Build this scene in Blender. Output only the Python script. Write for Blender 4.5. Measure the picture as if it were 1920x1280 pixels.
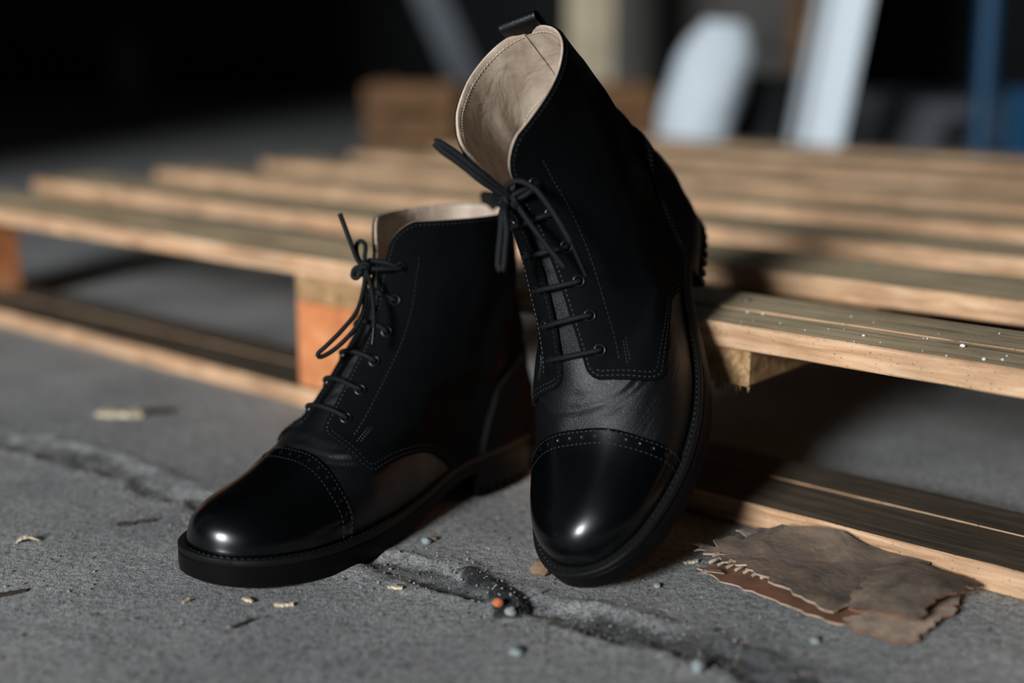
import bpy, bmesh, math, random
import numpy as np
from mathutils import Vector, Matrix, Euler, noise as mnoise

random.seed(7)
rng = np.random.default_rng(11)
for o in list(bpy.data.objects): bpy.data.objects.remove(o)
scene = bpy.context.scene
C = scene.collection
PI = math.pi

# ================================================================ camera, world, light, exposure
F_PX, CAM_H, PITCH = 2400.0, 0.319, math.radians(12.89)
cam_d = bpy.data.cameras.new('camera'); cam = bpy.data.objects.new('camera', cam_d); C.objects.link(cam)
cam.location = (0, 0, CAM_H); cam.rotation_euler = (PI/2 - PITCH, 0, 0)
cam_d.sensor_width = 36; cam_d.lens = 36*F_PX/1920; cam_d.clip_start = .02; cam_d.clip_end = 60
cam_d.dof.use_dof = True; cam_d.dof.focus_distance = .80; cam_d.dof.aperture_fstop = 1.9; cam_d.dof.aperture_blades = 0
scene.camera = cam

world = bpy.data.worlds.new('world'); scene.world = world; world.use_nodes = True
bg = world.node_tree.nodes['Background']; bg.inputs[0].default_value = (.62, .78, 1, 1); bg.inputs[1].default_value = .35

WIN_X, WIN_Y, WIN_Z, WIN_W, WIN_H = -2.60, -3.30, 1.75, 1.15, 1.15        # the window behind the camera that lights the place
ld = bpy.data.lights.new('window_daylight', 'AREA'); ld.shape = 'RECTANGLE'; ld.size = WIN_W; ld.size_y = WIN_H
ld.energy = 515; ld.color = (.90, .955, 1.0)
lo = bpy.data.objects.new('window_daylight', ld); C.objects.link(lo); lo.location = (WIN_X, WIN_Y + .02, WIN_Z)
lo.rotation_euler = (PI/2, 0, 0)

vs = scene.view_settings
vs.view_transform = 'Standard'; vs.look = 'None'; vs.gamma = 1; vs.use_curve_mapping = False
vs.exposure = 0.0

# ================================================================ helpers
def srgb(r, g, b):
    f = lambda v: (v/255/12.92) if v/255 <= .04045 else ((v/255 + .055)/1.055)**2.4
    return (f(r), f(g), f(b), 1)
def link(name, me, mat=None, parent=None):
    o = bpy.data.objects.new(name, me); C.objects.link(o)
    if mat is not None:
        for m in (mat if isinstance(mat, (list, tuple)) else [mat]): me.materials.append(m)
    if parent is not None: o.parent = parent
    return o
def np_mesh(name, V, F, smooth=True, sharp=None):
    me = bpy.data.meshes.new(name)
    V = np.asarray(V, np.float32)
    if isinstance(F, np.ndarray):
        n, k = F.shape
        me.vertices.add(len(V)); me.vertices.foreach_set('co', V.ravel())
        me.loops.add(n*k); me.loops.foreach_set('vertex_index', F.astype(np.int32).ravel())
        me.polygons.add(n); me.polygons.foreach_set('loop_start', np.arange(0, n*k, k, dtype=np.int32))
        me.update(calc_edges=True); me.validate()
    else:
        me.from_pydata([tuple(map(float, v)) for v in V], [], [tuple(map(int, f)) for f in F]); me.update()
    if smooth: me.polygons.foreach_set('use_smooth', np.ones(len(me.polygons), bool))
    if sharp: me.set_sharp_from_angle(angle=math.radians(sharp))
    return me
def bm_mesh(name, bm, smooth=False, sharp=None):
    me = bpy.data.meshes.new(name); bm.to_mesh(me); bm.free()
    if smooth: me.polygons.foreach_set('use_smooth', np.ones(len(me.polygons), bool))
    if sharp: me.set_sharp_from_angle(angle=math.radians(sharp))
    return me
def empty(name, loc, rot=(0, 0, 0)):
    o = bpy.data.objects.new(name, None); C.objects.link(o); o.location = loc; o.rotation_euler = rot
    o.empty_display_size = .02
    return o
def tag(o, label=None, cat=None, group=None, kind=None):
    if label: o['label'] = label
    if cat: o['category'] = cat
    if group: o['group'] = group
    if kind: o['kind'] = kind
    return o
def cube_bm(bm, lo, hi, bevel=0., mtx=None):
    r = bmesh.ops.create_cube(bm, size=1)
    M = Matrix.Translation([(a+b)/2 for a, b in zip(lo, hi)]) @ Matrix.Diagonal([b-a for a, b in zip(lo, hi)] + [1])
    bmesh.ops.transform(bm, matrix=(mtx @ M) if mtx is not None else M, verts=r['verts'])
    if bevel:
        es = list({e for v in r['verts'] for e in v.link_edges})
        bmesh.ops.bevel(bm, geom=es, offset=bevel, segments=2, affect='EDGES', profile=.6)
def tube(path, rad, seg=10, cap=True, closed=False, flat=1.0, up=None):
    """tube along a polyline with parallel-transport frames -> V, F (quads+caps); rad may be an array"""
    P = np.asarray(path, float); n = len(P)
    R = np.broadcast_to(np.asarray(rad, float), (n,))
    T = np.zeros_like(P)
    if closed: T = np.roll(P, -1, 0) - np.roll(P, 1, 0)
    else: T[1:-1] = P[2:] - P[:-2]; T[0] = P[1]-P[0]; T[-1] = P[-1]-P[-2]
    T /= np.maximum(np.linalg.norm(T, axis=1, keepdims=True), 1e-12)
    a = np.array(up if up is not None else ((0, 0, 1) if abs(T[0][2]) < .9 else (1, 0, 0)), float)
    V = []; F = []
    nrm = a - T[0]*(a@T[0]); nrm /= np.linalg.norm(nrm)
    for i in range(n):
        nrm = nrm - T[i]*(nrm@T[i]); nrm /= max(np.linalg.norm(nrm), 1e-9)
        b = np.cross(T[i], nrm)
        for k in range(seg):
            t = 2*PI*k/seg
            V.append(P[i] + R[i]*(math.cos(t)*nrm*flat + math.sin(t)*b))
    m = n if closed else n-1
    for i in range(m):
        j = (i+1) % n
        for k in range(seg):
            k2 = (k+1) % seg
            F.append((i*seg+k, i*seg+k2, j*seg+k2, j*seg+k))
    if cap and not closed:
        F.append(tuple(range(seg))[::-1]); F.append(tuple((n-1)*seg+k for k in range(seg)))
    return np.array(V), F
def merge(parts):
    V = []; F = []; o = 0
    for v, f in parts:
        V.append(np.asarray(v)); F += [tuple(int(i)+o for i in q) for q in f]; o += len(v)
    return np.vstack(V), F

# ---------------------------------------------------------------- materials
MATS = {}
def new_mat(name):
    m = bpy.data.materials.new(name); m.use_nodes = True; MATS[name] = m
    nt = m.node_tree; b = nt.nodes['Principled BSDF']
    return m, nt, b
def N(nt, t, **kw):
    n = nt.nodes.new(t)
    for k, v in kw.items():
        if k in n.inputs: n.inputs[k].default_value = v
        else: setattr(n, k, v)
    return n
def ramp(nt, src, stops):
    r = nt.nodes.new('ShaderNodeValToRGB'); e = r.color_ramp.elements
    while len(e) > 1: e.remove(e[-1])
    e[0].position = stops[0][0]; e[0].color = stops[0][1]
    for p, c in stops[1:]:
        q = e.new(p); q.color = c
    nt.links.new(src, r.inputs[0]); return r
def g(v): return (v, v, v, 1)
def plain(name, col, rough=.5, metal=0., spec=.5, bump=None, var=0.):
    m, nt, b = new_mat(name)
    b.inputs['Base Color'].default_value = col; b.inputs['Roughness'].default_value = rough; b.inputs['Metallic'].default_value = metal
    b.inputs['Specular IOR Level'].default_value = spec
    tc = N(nt, 'ShaderNodeTexCoord')
    if var:
        n = N(nt, 'ShaderNodeTexNoise', Scale=var, Detail=5.); nt.links.new(tc.outputs['Object'], n.inputs['Vector'])
        c2 = tuple(v*.55 for v in col[:3]) + (1,)
        r = ramp(nt, n.outputs['Fac'], [(.3, c2), (.65, col)]); nt.links.new(r.outputs[0], b.inputs['Base Color'])
    if bump:
        n = N(nt, 'ShaderNodeTexNoise', Scale=bump[0], Detail=4.); nt.links.new(tc.outputs['Object'], n.inputs['Vector'])
        bp = N(nt, 'ShaderNodeBump', Strength=bump[1], Distance=bump[2]); nt.links.new(n.outputs['Fac'], bp.inputs['Height']); nt.links.new(bp.outputs[0], b.inputs['Normal'])
    return m
def leather(name, rough, grain, grain_d, col=(.0035, .0042, .0048, 1), spec=.5, pores=2000., coat=0., ior=1.45):
    m, nt, b = new_mat(name)
    b.inputs['Base Color'].default_value = col; b.inputs['Specular IOR Level'].default_value = spec
    b.inputs['IOR'].default_value = ior; b.inputs['Coat Weight'].default_value = coat; b.inputs['Coat Roughness'].default_value = .2
    tc = N(nt, 'ShaderNodeTexCoord')
    v = N(nt, 'ShaderNodeTexVoronoi', Scale=pores); v.feature = 'F1'; nt.links.new(tc.outputs['Object'], v.inputs['Vector'])
    n = N(nt, 'ShaderNodeTexNoise', Scale=750., Detail=4., Roughness=.6); nt.links.new(tc.outputs['Object'], n.inputs['Vector'])
    add = N(nt, 'ShaderNodeMath', operation='MULTIPLY_ADD'); add.inputs[1].default_value = .5
    nt.links.new(v.outputs['Distance'], add.inputs[0]); nt.links.new(n.outputs['Fac'], add.inputs[2])
    bp = N(nt, 'ShaderNodeBump', Strength=grain, Distance=grain_d); nt.links.new(add.outputs[0], bp.inputs['Height']); nt.links.new(bp.outputs[0], b.inputs['Normal'])
    n2 = N(nt, 'ShaderNodeTexNoise', Scale=22., Detail=4.); nt.links.new(tc.outputs['Object'], n2.inputs['Vector'])
    r = ramp(nt, n2.outputs['Fac'], [(.3, g(rough*.85)), (.7, g(min(1, rough*1.2)))]); nt.links.new(r.outputs[0], b.inputs['Roughness'])
    return m
leather('polished black leather', .26, .05, .0003, spec=.5, ior=1.36, col=(.0008, .001, .0012, 1), coat=.25)
leather('black grain leather', .38, .5, .0005, spec=.5, ior=1.43, col=(.002, .0025, .0028, 1))
leather('black quarter leather', .55, .5, .0005, spec=.5, ior=1.07, col=(.0036, .0041, .0045, 1))
leather('black tongue leather', .42, .8, .0007, spec=.5)
leather('black rubber', .42, .25, .0004, ior=1.15, col=(.0045, .0038, .004, 1), spec=.5, pores=500.)
leather('black welt', .55, .5, .0004, col=(.004, .0038, .0036, 1), ior=1.3)
plain('black lace', (.0018, .0026, .0034, 1), .65, spec=.25, bump=(2500., .8, .0004))
plain('grey thread', (.0062, .008, .009, 1), .6)
plain('black enamel', (.003, .004, .005, 1), .32, spec=.4)
plain('hole dark', (.001, .001, .001, 1), .9, spec=.1)
m, nt, b = new_mat('cream lining leather')
tc = N(nt, 'ShaderNodeTexCoord'); n = N(nt, 'ShaderNodeTexNoise', Scale=38., Detail=5., Roughness=.6); nt.links.new(tc.outputs['Object'], n.inputs['Vector'])
r = ramp(nt, n.outputs['Fac'], [(.3, srgb(150, 128, 108)), (.6, srgb(196, 176, 156))]); nt.links.new(r.outputs[0], b.inputs['Base Color'])
b.inputs['Roughness'].default_value = .6
n = N(nt, 'ShaderNodeTexNoise', Scale=55., Detail=6., Distortion=.8); nt.links.new(tc.outputs['Object'], n.inputs['Vector'])
bp = N(nt, 'ShaderNodeBump', Strength=.5, Distance=.003); nt.links.new(n.outputs['Fac'], bp.inputs['Height']); nt.links.new(bp.outputs[0], b.inputs['Normal'])

def wood(name, dark, mid, light, rough=.75, stretch=(3, 40, 40), bumpd=.0012, scale=1.0, speck=0.):
    """grain runs along local x"""
    m, nt, b = new_mat(name); b.inputs['Roughness'].default_value = rough; b.inputs['Specular IOR Level'].default_value = .25
    tc = N(nt, 'ShaderNodeTexCoord'); oi = N(nt, 'ShaderNodeObjectInfo')
    mul = N(nt, 'ShaderNodeVectorMath', operation='MULTIPLY_ADD'); nt.links.new(tc.outputs['Object'], mul.inputs[0])
    mul.inputs[1].default_value = tuple(s*scale for s in stretch)
    cmb = N(nt, 'ShaderNodeCombineXYZ'); 
    mm = N(nt, 'ShaderNodeMath', operation='MULTIPLY'); nt.links.new(oi.outputs['Random'], mm.inputs[0]); mm.inputs[1].default_value = 37.
    for k in range(3): nt.links.new(mm.outputs[0], cmb.inputs[k])
    nt.links.new(cmb.outputs[0], mul.inputs[2])
    n = N(nt, 'ShaderNodeTexNoise', Scale=1., Detail=7., Roughness=.62, Distortion=.6); nt.links.new(mul.outputs[0], n.inputs['Vector'])
    r = ramp(nt, n.outputs['Fac'], [(.28, dark), (.5, mid), (.72, light)])
    n3 = N(nt, 'ShaderNodeTexNoise', Scale=14., Detail=3.); nt.links.new(tc.outputs['Object'], n3.inputs['Vector'])
    r3 = ramp(nt, n3.outputs['Fac'], [(.3, g(.72)), (.65, g(1.08))])
    mx = N(nt, 'ShaderNodeMix', data_type='RGBA', blend_type='MULTIPLY'); mx.inputs[0].default_value = 1
    nt.links.new(r.outputs[0], mx.inputs[6]); nt.links.new(r3.outputs[0], mx.inputs[7])
    last = mx.outputs[2]
    if speck:
        v = N(nt, 'ShaderNodeTexNoise', Scale=420., Detail=2.); nt.links.new(tc.outputs['Object'], v.inputs['Vector'])
        rs = ramp(nt, v.outputs['Fac'], [(.30, g(.25)), (.36, g(1))])
        m2 = N(nt, 'ShaderNodeMix', data_type='RGBA', blend_type='MULTIPLY'); m2.inputs[0].default_value = speck
        nt.links.new(last, m2.inputs[6]); nt.links.new(rs.outputs[0], m2.inputs[7]); last = m2.outputs[2]
    nt.links.new(last, b.inputs['Base Color'])
    bp = N(nt, 'ShaderNodeBump', Strength=.6, Distance=bumpd); nt.links.new(n.outputs['Fac'], bp.inputs['Height']); nt.links.new(bp.outputs[0], b.inputs['Normal'])
    return m
wood('sawn pine edge', srgb(146, 107, 76), srgb(194, 153, 117), srgb(222, 185, 150), stretch=(14, 150, 150), bumpd=.0010, speck=.75)
wood('weathered pine face', srgb(116, 100, 74), srgb(188, 166, 132), srgb(216, 194, 158), stretch=(9, 190, 190), bumpd=.0008, speck=.5)
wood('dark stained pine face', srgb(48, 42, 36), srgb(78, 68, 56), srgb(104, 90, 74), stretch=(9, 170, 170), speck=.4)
wood('orange pine block', srgb(170, 96, 56), srgb(206, 130, 82), srgb(216, 160, 116), stretch=(14, 14, 14))
wood('olive stringer face', srgb(100, 86, 60), srgb(140, 120, 84), srgb(170, 146, 108))
wood('rough stringer edge', srgb(112, 82, 52), srgb(164, 128, 88), srgb(196, 162, 120), stretch=(120, 160, 160), bumpd=.002, speck=.8)
# ---------------------------------------------------------------- boot last (left foot, mm; x to the toe, +y lateral, z up)
def smooth_interp(xs, ys):
    """monotone cubic (Fritsch-Carlson)"""
    xs = np.array(xs, float); ys = np.array(ys, float)
    h = np.diff(xs); dl = np.diff(ys) / h
    m = np.zeros(len(xs)); m[0] = dl[0]; m[-1] = dl[-1]
    for i in range(1, len(xs) - 1):
        if dl[i-1] * dl[i] > 0:
            w1 = 2*h[i] + h[i-1]; w2 = h[i] + 2*h[i-1]
            m[i] = (w1 + w2) / (w1/dl[i-1] + w2/dl[i])
    def f(x):
        x = np.clip(np.asarray(x, float), xs[0], xs[-1])
        i = np.clip(np.searchsorted(xs, x, side='right') - 1, 0, len(xs) - 2)
        t = (x - xs[i]) / h[i]
        return ((2*t**3 - 3*t**2 + 1)*ys[i] + (t**3 - 2*t**2 + t)*h[i]*m[i]
                + (-2*t**3 + 3*t**2)*ys[i+1] + (t**3 - t**2)*h[i]*m[i+1])
    return f
W_LAT = smooth_interp([0, 2, 6, 14, 30, 50, 80, 110, 140, 170, 195, 215, 235, 255, 268, 278, 285, 288.4, 289],
                      [0, 10, 17, 24, 29, 31, 31.5, 34.5, 40, 45, 47, 46, 42.5, 36, 30, 23, 15, 6, 0])
W_MED = smooth_interp([0, 2, 6, 14, 30, 50, 80, 110, 140, 170, 195, 215, 235, 255, 268, 278, 285, 288.4, 289],
                      [0, 10, 17, 24, 28, 29.5, 28.5, 30.5, 36.5, 43, 47, 47.5, 45.5, 40, 34, 26.5, 18, 7.5, 0])
Y_MID = smooth_interp([0, 150, 200, 250, 289], [0, 0, -1.5, -5, -8])
Z_FEATHER = smooth_interp([-10, 60, 90, 130, 170, 215, 260, 300], [34, 32, 29, 21, 17.5, 17, 19, 23.5])
P_FRONT = np.array([(289, 22), (289.5, 28), (289, 34), (285.5, 40), (278, 44.8), (265, 48), (247, 50.5), (228, 54.5), (208.5, 63.5), (190.5, 77), (174, 92.5),
                    (159.5, 108.5), (147.5, 124.5), (140, 140), (135.5, 156), (133.5, 172), (133, 186), (134, 198)], float)
P_BACK_Z = smooth_interp([34, 50, 70, 90, 115, 140, 170, 200, 212], [0, -3.5, -3, 1, 8, 13.5, 17, 19, 20])   # x of the heel line at height z
HW = smooth_interp([30, 60, 80, 100, 120, 145, 175, 212], [60, 46, 38.5, 35, 34, 34.5, 35, 35])
def spline(P, n, closed=False):
    P = np.asarray(P, float)
    if closed: Q = np.vstack([P[-1], P, P[0], P[1]])
    else: Q = np.vstack([2*P[0]-P[1], P, 2*P[-1]-P[-2]])
    out = []
    m = len(Q) - 3
    for i in range(m):
        a, b, c, d = Q[i:i+4]
        for k in range(24):
            t = k / 24
            out.append(.5*((2*b) + (c-a)*t + (2*a-5*b+4*c-d)*t*t + (3*b-a-3*c+d)*t**3))
    out.append(P[0] if closed else P[-1])
    out = np.array(out)
    L = np.r_[0, np.cumsum(np.linalg.norm(np.diff(out, axis=0), axis=1))]
    s = np.linspace(0, L[-1], n + (1 if closed else 0))
    R = np.stack([np.interp(s, L, out[:, k]) for k in range(out.shape[1])], 1)
    return R[:-1] if closed else R
_PF = spline(P_FRONT, 900)
_PL = np.r_[0, np.cumsum(np.linalg.norm(np.diff(_PF, axis=0), axis=1))]
FRONT_LEN = _PL[-1]
def smin(a, b, k):
    h = np.clip(.5 + .5*(b - a)/k, 0, 1)
    return b*(1-h) + a*h - k*h*(1-h)
_i = np.argsort(_PF[:, 0])
def z_top(x):
    # height of the top line at x (single valued in front of the shaft)
    return np.where(x < 133.2, 230 + (133.2-x)*14, np.interp(x, _PF[_i, 0], _PF[_i, 1]))
def x_front(z): return np.interp(z, _PF[:, 1], _PF[:, 0])
def half_loop(l, side, n):
    """points of the slice whose front end lies at profile length l; from the heel line to the front line"""
    fx = np.interp(l, _PL, _PF[:, 0]); fz = np.interp(l, _PL, _PF[:, 1])
    bz = float(smooth_interp([0, 40, 110, 150, 200, FRONT_LEN], [34, 42, 62, 84, 122, 198])(l))
    bx = float(P_BACK_Z(bz))
    th = np.linspace(0, np.pi, 900)
    u = .5 - .5*np.cos(th)
    x = bx + (fx - bx)*u
    z = bz + (fz - bz)*u
    # the bottom slice follows the feather line, fading upward
    fade = max(0., 1 - l/150.)**1.5
    z0 = 34 + (22 - 34)*u
    z = z + fade*(Z_FEATHER(x) - z0)
    zf = Z_FEATHER(x); zt = z_top(np.minimum(x, 289.4))
    q = np.clip((z - zf)/np.maximum(zt - zf, 1e-3), 0, 1)
    # toe front: the profile overhangs, use the slice's own end instead
    W = (W_LAT if side > 0 else W_MED)
    xe = (x - bx)                                   # heel shift
    stretch = (289.)/(289. - bx)
    xs = np.where(x < 120, xe*1.0 + (x - xe)*np.clip(x/120, 0, 1), x)
    # shorten the outline lengthwise as the slice climbs the toe
    xs = xs + np.clip((xs-150)/139, 0, 1)**2*(289. - max(fx, 150.))*(1 if fx > 262 else max(0, (fx-225)/37.)) if fx > 225 else xs
    k = (2.35 if side > 0 else 2.65) - .45*np.clip((x-185)/25, 0, 1) + .5*np.clip((x-240)/30, 0, 1)
    rise = np.clip((z-80)/60, 0, 1); rise = rise*rise*(3-2*rise)
    w = (W(np.clip(xs, 0, 289)) + 40*rise*np.clip(xs/12, 0, 1))*(1 + .05*np.sin(np.pi*np.clip(q*1.6, 0, 1)))*np.clip(1 - q**k, 0, 1)**(1/2.1)
    uu = np.clip((x - bx)/(fx - bx), 0, 1)
    E0 = np.clip(1 - np.abs(2*uu - 1)**2.25, 0, 1)**(1/2.1)
    tf = np.clip((uu - .42)/.58, 0, 1); tb_ = np.clip((.42 - uu)/.42, 0, 1)
    E1 = np.where(uu > .42, np.clip(1 - tf**1.75, 0, 1)**(1/1.35), np.clip(1 - tb_**2.2, 0, 1)**(1/2.1))
    hb = np.clip((z - 105)/60, 0, 1); E = E0*(1 - hb) + E1*hb
    cap = HW(z)*E + 60*np.clip((70 - z)/45, 0, 1)
    w = np.where(z > 25, smin(w, cap, 5.)*np.clip(w/4., 0, 1)+w*(1-np.clip(w/4., 0, 1)), w)
    w = np.clip(w, 0, None)
    w[0] = 0; w[-1] = 0
    y = Y_MID(np.clip(x, 0, 289))*np.clip(1 - (z - 60)/60, 0, 1) + side*w
    P = np.stack([x, y, z], 1)
    L = np.r_[0, np.cumsum(np.linalg.norm(np.diff(P, axis=0), axis=1))]
    s = np.linspace(0, L[-1], n)
    # even out: relax arc length
    return np.stack([np.interp(s, L, P[:, i]) for i in range(3)], 1), L[-1]
def make_surface(NS=150, NT=170):
    """grid[row, col]: rows climb from the sole to the collar; cols run heel -> lateral -> toe -> medial -> heel"""
    G = np.zeros((NS, 2*NT-1, 3)); C = np.zeros((NS, 2*NT-1)); Lr = np.linspace(0, FRONT_LEN, NS)
    for i, l in enumerate(Lr):
        a, la = half_loop(l, 1, NT); b, lb = half_loop(l, -1, NT)
        G[i, :NT] = a; G[i, NT:] = b[::-1][1:]
        ca = np.linspace(la, 0, NT); cb = np.linspace(0, -lb, NT)
        C[i, :NT] = ca; C[i, NT:] = cb[1:]
    # light smoothing along the rows' direction and around
    for _ in range(6):
        G[1:-1] = .5*G[1:-1] + .25*(G[:-2] + G[2:])
        R = G[:, :-1]
        G[:, :-1] = .6*R + .2*(np.roll(R, 1, 1) + np.roll(R, -1, 1)); G[:, -1] = G[:, 0]
    # round the toe
    wt = np.clip((G[:, :, 0] - 190)/50, 0, 1)[:, :, None]*.5; wt[0] = 0; wt[-1] = 0
    for _ in range(60):
        R = G.copy()
        R[1:-1] = .25*(G[:-2] + G[2:]) + .5*G[1:-1]
        Q = R[:, :-1]; R[:, :-1] = .5*Q + .25*(np.roll(Q, 1, 1) + np.roll(Q, -1, 1)); R[:, -1] = R[:, 0]
        G += (R - G)*wt
    dv = np.gradient(G, axis=0)
    du = np.zeros_like(G); R = G[:, :-1]; d = (np.roll(R, -1, 1) - np.roll(R, 1, 1)); du[:, :-1] = d; du[:, -1] = d[:, 0]
    N = np.cross(dv, du); N /= np.maximum(np.linalg.norm(N, axis=2, keepdims=True), 1e-9)
    # outward: away from the axis
    ctr = G.mean(1, keepdims=True)
    if np.sum(N*(G-ctr)) < 0: N = -N
    return G, N, C, Lr
class Surf:
    def __init__(s, NS=150, NT=170):
        s.G, s.N, s.C, s.L = make_surface(NS, NT); s.NS, s.NT = NS, NT
    def at(s, l, c, off=0.):
        """point on the surface: l = length up the front line, c = distance from it along the slice (+ lateral)"""
        fi = np.clip(l/FRONT_LEN*(s.NS-1), 0, s.NS-1.001); i = int(fi); t = fi - i
        out = []
        for r in (i, i+1):
            cc = s.C[r][::-1]; g = s.G[r][::-1]; n = s.N[r][::-1]
            out.append((np.array([np.interp(c, cc, g[:, k]) for k in range(3)]), np.array([np.interp(c, cc, n[:, k]) for k in range(3)])))
        p = out[0][0]*(1-t) + out[1][0]*t; n = out[0][1]*(1-t) + out[1][1]*t; n /= np.linalg.norm(n)
        return p + n*off, n

# ---------------------------------------------------------------- where a picture point lies on a level plane
_cp, _sp = math.cos(PITCH), math.sin(PITCH)
def gp(x, y, z=0.):
    d = np.array([(x-960)/F_PX, _cp - (y-640)/F_PX*_sp, -_sp - (y-640)/F_PX*_cp])
    t = (z - CAM_H)/d[2]
    return np.array([d[0]*t, d[1]*t, z])
def sp(x, y, depth):
    a = (x-960)/F_PX*depth; b = -(y-640)/F_PX*depth
    return np.array([a, depth*_cp + b*_sp, CAM_H - depth*_sp + b*_cp])

# value noise in numpy
_perm = rng.permutation(4096); _val = rng.random(4096)
def vnoise(x, y):
    xi = np.floor(x).astype(int); yi = np.floor(y).astype(int); fx = x - xi; fy = y - yi
    fx = fx*fx*(3-2*fx); fy = fy*fy*(3-2*fy)
    h = lambda a, b: _val[(_perm[(a*131 + b*7919) & 4095] + b*17) & 4095]
    return (h(xi, yi)*(1-fx) + h(xi+1, yi)*fx)*(1-fy) + (h(xi, yi+1)*(1-fx) + h(xi+1, yi+1)*fx)*fy
def fbm(x, y, o=4):
    s = 0; a = .5
    for _ in range(o): s = s + a*vnoise(x, y); x = x*2.03 + 7.1; y = y*2.03 + 3.3; a *= .5
    return s

# ================================================================ the setting
m, nt, b = new_mat('concrete')
tc = N(nt, 'ShaderNodeTexCoord'); P = tc.outputs['Object']
def nz(scale, detail=6., rough=.6, dist=0.):
    n = N(nt, 'ShaderNodeTexNoise', Scale=scale, Detail=detail, Roughness=rough, Distortion=dist); nt.links.new(P, n.inputs['Vector']); return n
a1 = nz(5., 6., .65); a2 = nz(210., 6., .7); a3 = nz(900., 3., .6); a4 = nz(1.3, 4.)
r1 = ramp(nt, a1.outputs['Fac'], [(.3, srgb(118, 118, 118)), (.7, srgb(160, 158, 155))])
r2 = ramp(nt, a2.outputs['Fac'], [(.32, g(.25)), (.5, g(1.)), (.70, g(1.4))])
r3 = ramp(nt, a3.outputs['Fac'], [(.3, g(.2)), (.45, g(.95)), (.66, g(1.8))])
def mulc(x, y, f=1.):
    mx = N(nt, 'ShaderNodeMix', data_type='RGBA', blend_type='MULTIPLY'); mx.inputs[0].default_value = f
    nt.links.new(x, mx.inputs[6]); nt.links.new(y, mx.inputs[7]); return mx.outputs[2]
col = mulc(mulc(r1.outputs[0], r2.outputs[0], .8), r3.outputs[0], .75)
vo = N(nt, 'ShaderNodeTexVoronoi', Scale=70.); nt.links.new(P, vo.inputs['Vector'])
rv = ramp(nt, vo.outputs['Distance'], [(.0, g(1.)), (.07, g(1.)), (.10, g(0.))])
sel = N(nt, 'ShaderNodeMath', operation='GREATER_THAN'); sel.inputs[1].default_value = .80
sepc = N(nt, 'ShaderNodeSeparateColor'); nt.links.new(vo.outputs['Color'], sepc.inputs[0]); nt.links.new(sepc.outputs[0], sel.inputs[0])
mm = N(nt, 'ShaderNodeMath', operation='MULTIPLY'); nt.links.new(rv.outputs[0], mm.inputs[0]); nt.links.new(sel.outputs[0], mm.inputs[1])
mx = N(nt, 'ShaderNodeMix', data_type='RGBA'); nt.links.new(mm.outputs[0], mx.inputs[0]); nt.links.new(col, mx.inputs[6]); mx.inputs[7].default_value = srgb(186, 184, 178)
col = mx.outputs[2]
at_ = N(nt, 'ShaderNodeAttribute', attribute_name='tar')
rt = ramp(nt, a2.outputs['Fac'], [(.35, srgb(34, 37, 39)), (.7, srgb(66, 68, 68))])
mx = N(nt, 'ShaderNodeMix', data_type='RGBA'); nt.links.new(at_.outputs['Fac'], mx.inputs[0]); nt.links.new(col, mx.inputs[6]); nt.links.new(rt.outputs[0], mx.inputs[7])
nt.links.new(mx.outputs[2], b.inputs['Base Color']); b.inputs['Roughness'].default_value = .85; b.inputs['Specular IOR Level'].default_value = .3
hs = N(nt, 'ShaderNodeMath', operation='MULTIPLY_ADD'); nt.links.new(a3.outputs['Fac'], hs.inputs[0]); hs.inputs[1].default_value = .45; nt.links.new(a2.outputs['Fac'], hs.inputs[2])
bp = N(nt, 'ShaderNodeBump', Strength=1., Distance=.0026); nt.links.new(hs.outputs[0], bp.inputs['Height']); nt.links.new(bp.outputs[0], b.inputs['Normal'])

JOINT = [gp(*q)[:2] for q in ((-260, 790), (-60, 808), (120, 848), (260, 898), (395, 950), (560, 1010), (760, 1068), (900, 1106), (1060, 1150), (1250, 1200), (1450, 1268), (1700, 1350))]
jp = spline(np.array(JOINT), 400) if 'spline' in globals() else None
def polyline_dist(X, Y, P):
    D = np.full(X.shape, 9.); S = np.zeros(X.shape); acc = 0; G_ = np.zeros(X.shape)
    for a, c in zip(P[:-1], P[1:]):
        e = c - a; L = np.hypot(*e)
        t = np.clip(((X-a[0])*e[0] + (Y-a[1])*e[1])/(L*L), 0, 1)
        dx = X - a[0] - t*e[0]; dy = Y - a[1] - t*e[1]; d = np.hypot(dx, dy)
        k = d < D
        D = np.where(k, d, D); S = np.where(k, acc + t*L, S); G_ = np.where(k, np.sign(e[0]*dy - e[1]*dx), G_)
        acc += L
    return D, S, G_
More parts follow.
